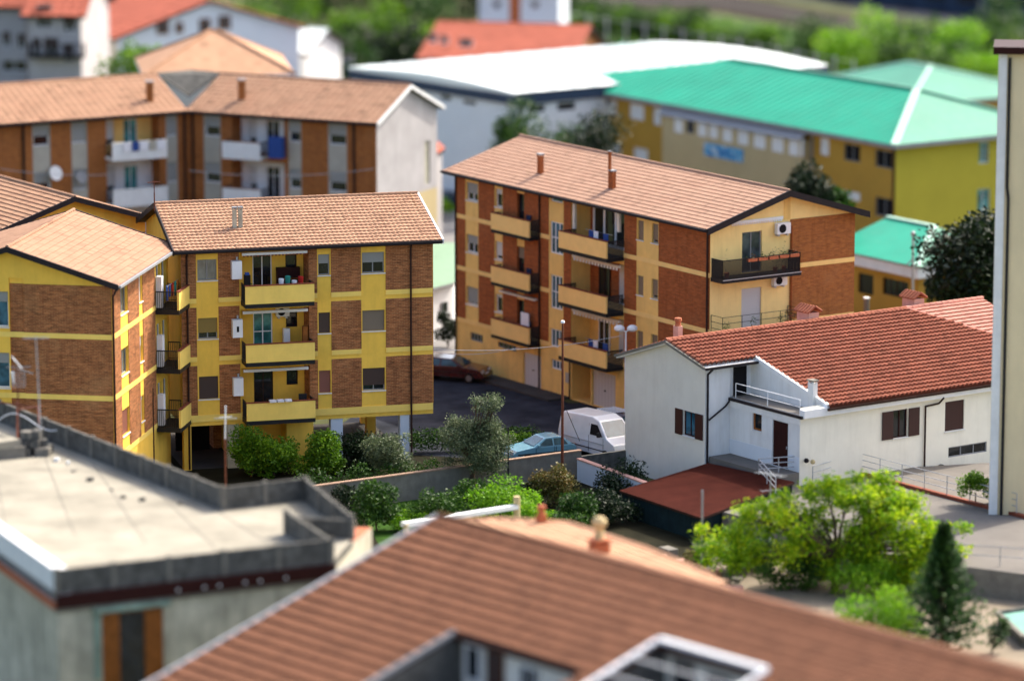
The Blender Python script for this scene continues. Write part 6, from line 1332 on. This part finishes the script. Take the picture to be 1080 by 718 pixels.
for (x,y,wd,h,leaf,lab,n,nm) in ((525,552,2.6,2.0,'leaf_fresh','bright yellow-green bush below the olive tree',7000,'bush'),(560,566,1.5,1.9,'leaf_fresh','bright bush at the right end of the white canopy beam',3600,'bush'),(458,555,1.9,1.9,'leaf_mid','mid green bush at the left of the olive tree trunk',4200,'bush'),(398,560,1.6,2.6,'leaf_mid','dark leafy bush against the long grey garden wall',4600,'bush'),(432,560,1.2,1.1,'leaf_fresh','low fresh green tuft in the garden before the grey wall',2200,'bush'),(590,532,1.5,2.6,'leaf_dry','brownish dry bush beside the dark red pole',4200,'bush'),(614,558,1.4,1.9,'leaf_mid','green bush before the dark carport netting',3200,'bush'),(650,524,2.2,1.7,'leaf_dark','dark shrub along the pale garden wall',4200,'bush'),(484,572,1.4,1.0,'leaf_dry','low dry bush under the olive tree',1500,'bush'),(640,552,1.8,1.7,'leaf_dark','dark ivy-like bush in the shade of the carport',3600,'bush'),(588,566,1.5,1.3,'leaf_mid','low green bush behind the peach roof',2400,'bush'),(366,545,1.3,1.6,'leaf_dark','dark shrub at the left end of the grey garden wall',2600,'bush'),(505,536,1.6,1.4,'leaf_mid','mid green shrub against the grey wall right under the olive crown',2600,'bush'),(560,530,1.3,1.1,'leaf_dark','small dark shrub at the foot of the grey wall left of the red pole',1500,'bush')):
    b=at0(x,y); tree(nm,lab,'bush',b,clump(b+Z*h*.5,wd,wd*.8,h*.5,14,rg,.42),n,.15,leaf,.05,rg=rg,limbs=False)
# yellow-green tree on the right
b=at0(880,622); bl=clump(b+Vector((.2,.3,2.7)),6.8,2.6,2.6,72,rg,.19)+clump(b+Vector((.9,.5,4.5)),3.9,1.8,1.4,34,rg,.24)+clump(b+Vector((-5.0,0,2.0)),2.2,1.6,1.8,20,rg,.28)+clump(b+Vector((4.6,0,2.5)),2.2,1.6,1.8,18,rg,.28)
tree('acacia_tree','wide airy yellow-green tree below the right-hand terrace','tree',b,bl,31000,.18,'leaf_lime',.2,rg=rg,shell=.15)
for (x,y,wd,h,leaf,lab,n) in [(q[0],q[1],q[2],q[3],q[4],q[5],3200) for q in ((770,606,1.9,2.0,'leaf_bright','bright bush at the foot of the grey mast, left of the yellow-green tree'),(835,622,2.0,1.7,'leaf_mid','mid green bush in the yard under the middle of the yellow-green tree'),(905,628,2.2,2.2,'leaf_fresh','fresh green bush right of the yellow-green tree trunk'),(955,628,1.8,1.8,'leaf_lime','lime green bush between the yellow-green tree and the conifer'),(735,600,1.1,.9,'leaf_dry','low dry weeds in front of the carport netting'))]:
    b=at0(x,y); tree('bush',lab,'bush',b,clump(b+Z*h*.5,wd,wd*.7,h*.5,12,rg,.42),n,.16,leaf,.05,rg=rg,limbs=False)
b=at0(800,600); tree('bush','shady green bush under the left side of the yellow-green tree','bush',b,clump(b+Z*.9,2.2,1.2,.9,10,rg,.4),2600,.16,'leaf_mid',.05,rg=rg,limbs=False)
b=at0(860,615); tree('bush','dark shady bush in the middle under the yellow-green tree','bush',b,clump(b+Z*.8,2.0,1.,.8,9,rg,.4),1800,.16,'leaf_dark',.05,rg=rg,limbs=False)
def conifer(b,h,w,label,n):
    t=thing('conifer',label,'tree',b); m=MB(); m.tube(b-Z*.1,b+Z*h*.95,.11,'trunk',7,.02); m.build('trunk',t); c=MB(); r_=random.Random(4)
    for k in range(n):
        f=r_.random()**.75; z=h*(.06+.94*f); rad=w*(1-f)**1.15*r_.uniform(.4,1.5)+.08; az=r_.uniform(0,6.28); d=Vector((math.cos(az),math.sin(az),0)); L=rad
        for q in range(5):
            s=(q+r_.random())/5; p=b+d*L*s+Z*(z-.10*L*s+.35*L*s*s); a=(d+Vector((r_.gauss(0,.5),r_.gauss(0,.5),r_.gauss(.15,.35)))).normalized(); o=a.orthogonal().normalized(); ln=.32*(1.1-s*.4)
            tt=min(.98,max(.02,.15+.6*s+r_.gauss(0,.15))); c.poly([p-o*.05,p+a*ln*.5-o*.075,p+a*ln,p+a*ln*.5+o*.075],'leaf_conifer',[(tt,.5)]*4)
    c.build('crown',t)
conifer(at0(993,692),5.9,2.1,'dark green young conifer in front of the pale yard at right',1000)
b=at0(935,690); tree('bush','bright green bush left of the dark conifer','bush',b,clump(b+Vector((0,0,1.5)),2.3,1.4,1.5,16,rg,.42),6500,.16,'leaf_fresh',.06,rg=rg,limbs=False)
b=at0(1045,688); b2=Vector((b.x,b.y,0)); tree('bush','small dark spiky plant right of the conifer','bush',b2,[(b2+Vector((.25,0,.8)),.5,.4,.6),(b2+Vector((.6,0,1.2)),.3,.3,.4)],420,.18,'leaf_conifer',.05,rg=rg,limbs=False)
b=atz(1029,532,TZ); tree('bush','light green bush against the white corner strip of the tall building','bush',b,clump(b+Z*.85,1.0,.6,.95,12,rg,.45),2400,.13,'leaf_bright',.04,rg=rg,limbs=False)
# big dark tree behind the red roof
b=aty(1035,300,238.); b=Vector((b.x,b.y,0)); tree('evergreen_tree','large dense dark evergreen behind the red roof beside the tall building','tree',b,clump(b+Vector((.3,0,6.2)),3.9,3.2,4.6,44,rg,.36),20000,.34,'leaf_dark',.3,rg=rg,shell=.4)
b=aty(472,345,246.); b=Vector((b.x,b.y,0)); tree('bush','dark round bush before the white shed','bush',b,clump(b+Z*1.2,.8,.8,1.2,8,rg,.45),1400,.18,'leaf_dark',.06,rg=rg,limbs=False)
for (x,yt,Y,w_,h_,lf,lab) in ((541,98,296,1.7,6.6,'leaf_mid','tall narrow tree at the near corner of the white hall'),(575,130,288,3.0,3.6,'leaf_mid','low green tree before the white wall of the hall'),(628,118,282,3.2,4.6,'leaf_dark','dark tree between the hall and the school'),(849,172,262,1.8,4.6,'leaf_dark','dark round tree top showing above the long block ridge'),(882,196,262,1.0,2.4,'leaf_mid','small green tree top right of the dark round one')):
    p=aty(x,yt,Y); b=Vector((p.x,p.y,0)); c=p-Z*h_*.5; tree('tree',lab,'tree',b,clump(c,w_,w_,h_*.5,14,rg,.42),2600,.3,lf,.15,rg=rg)
b=at0(468,230); tree('bush','small bright bush beside the far street','bush',b,clump(b+Z*.9,1.,1.,.9,6,rg,.45),500,.22,'leaf_fresh',.05,rg=rg,limbs=False)
p=aty(140,44,305.); b=Vector((p.x,p.y,0)); tree('tree','round green tree between the far red-roofed houses and the peach pyramid roof','tree',b,clump(p-Z*2.6,3.,3.,2.6,14,rg,.42),2600,.35,'leaf_bright',.2,rg=rg)
def row(pts,label,group,leafs,h,w_,n,size,vary=.35,name='tree'):
    for k,(x,y,Y) in enumerate(pts):
        p=aty(x,y,Y); b=Vector((p.x,p.y,0)); hh=h*rg.uniform(1-vary,1+vary); ww=w_*rg.uniform(.8,1.2); tree(name,label,'tree',b,clump(b+Z*hh*.55,ww,ww,hh*.5,9,rg,.45),n,size,leafs[k%len(leafs)],.18,group,rg=rg,limbs=False)
row([(272+k*14,28+(k*7)%13,368+(k*5)%17) for k in range(14)],'leafy trees along the top edge behind the pale shed','trees along the top edge',('leaf_bright','leaf_mid','leaf_dark'),8.,3.2,1100,.5)
row([(300+k*26,5,405) for k in range(12)],'dark trees at the very top behind the leafy ones','dark trees at the top',('leaf_dark','leaf_mid'),11.,4.6,1200,.6)
def rowg(pts,label,group,leafs,h,w_,n,size,vary=.25):
    for k,(x,y) in enumerate(pts):
        b=at0(x,y); hh=h*rg.uniform(1-vary,1+vary); ww=w_*rg.uniform(.85,1.2); tree('tree',label,'tree',b,clump(b+Z*hh*.55,ww,ww,hh*.5,9,rg,.45),n,size,leafs[k%len(leafs)],.18,group,rg=rg,limbs=False)
rowg([(600+k*16,36+k*3.3) for k in range(19)],'green bushes of the long row between the white roof and the railway bank','trees along the railway',('leaf_mid','leaf_bright','leaf_mid'),4.3,2.3,1000,.42)
rowg([(900,104),(930,110),(958,112),(930,85),(985,106),(1012,112),(1040,118),(985,80),(1030,92),(1060,104),(884,98),(955,92),(1005,100),(1035,130),(862,92),(1010,84),(1040,76),(1064,84)],'loose yellow-green trees beyond the green roofs at right','trees behind the green roofs',('leaf_fresh','leaf_bright','leaf_mid'),6.4,3.3,1500,.42)
t=thing('fence','tall mesh fence with pale posts along the railway row','fence',aty(750,70,372))
for k in range(16):
    p=aty(600+k*20,40+k*3.5,380-k*2.6); g=MB(); b=Vector((p.x,p.y,0)); g.tube(b,b+Z*6.5,.09,'galv',5); g.build('post',t)
g=MB(); 
for z in (2,4,6.3):
    for k in range(15): p=aty(600+k*20,40+k*3.5,380-k*2.6); q=aty(620+k*20,43.5+k*3.5,377.4-k*2.6); g.tube(Vector((p.x,p.y,z)),Vector((q.x,q.y,z)),.03,'galv',4)
g.build('rail',t)
for k in range(6): p=at0(900+k*34,-2+k*4); b=MB(); b.cbox(p,7.5,3.,3.2,'navy_fascia',R(-14)); b.cbox(p+Z*3.202,7.3,2.8,.2,'grey_metal',R(-14)); b.cbox(p+Vector((0,-1.56,1.2)),6,.06,1.,'glass',R(-14)); single(b,'wagon','dark railway wagons standing on the far track at top right','wagon','wagons on the far track')
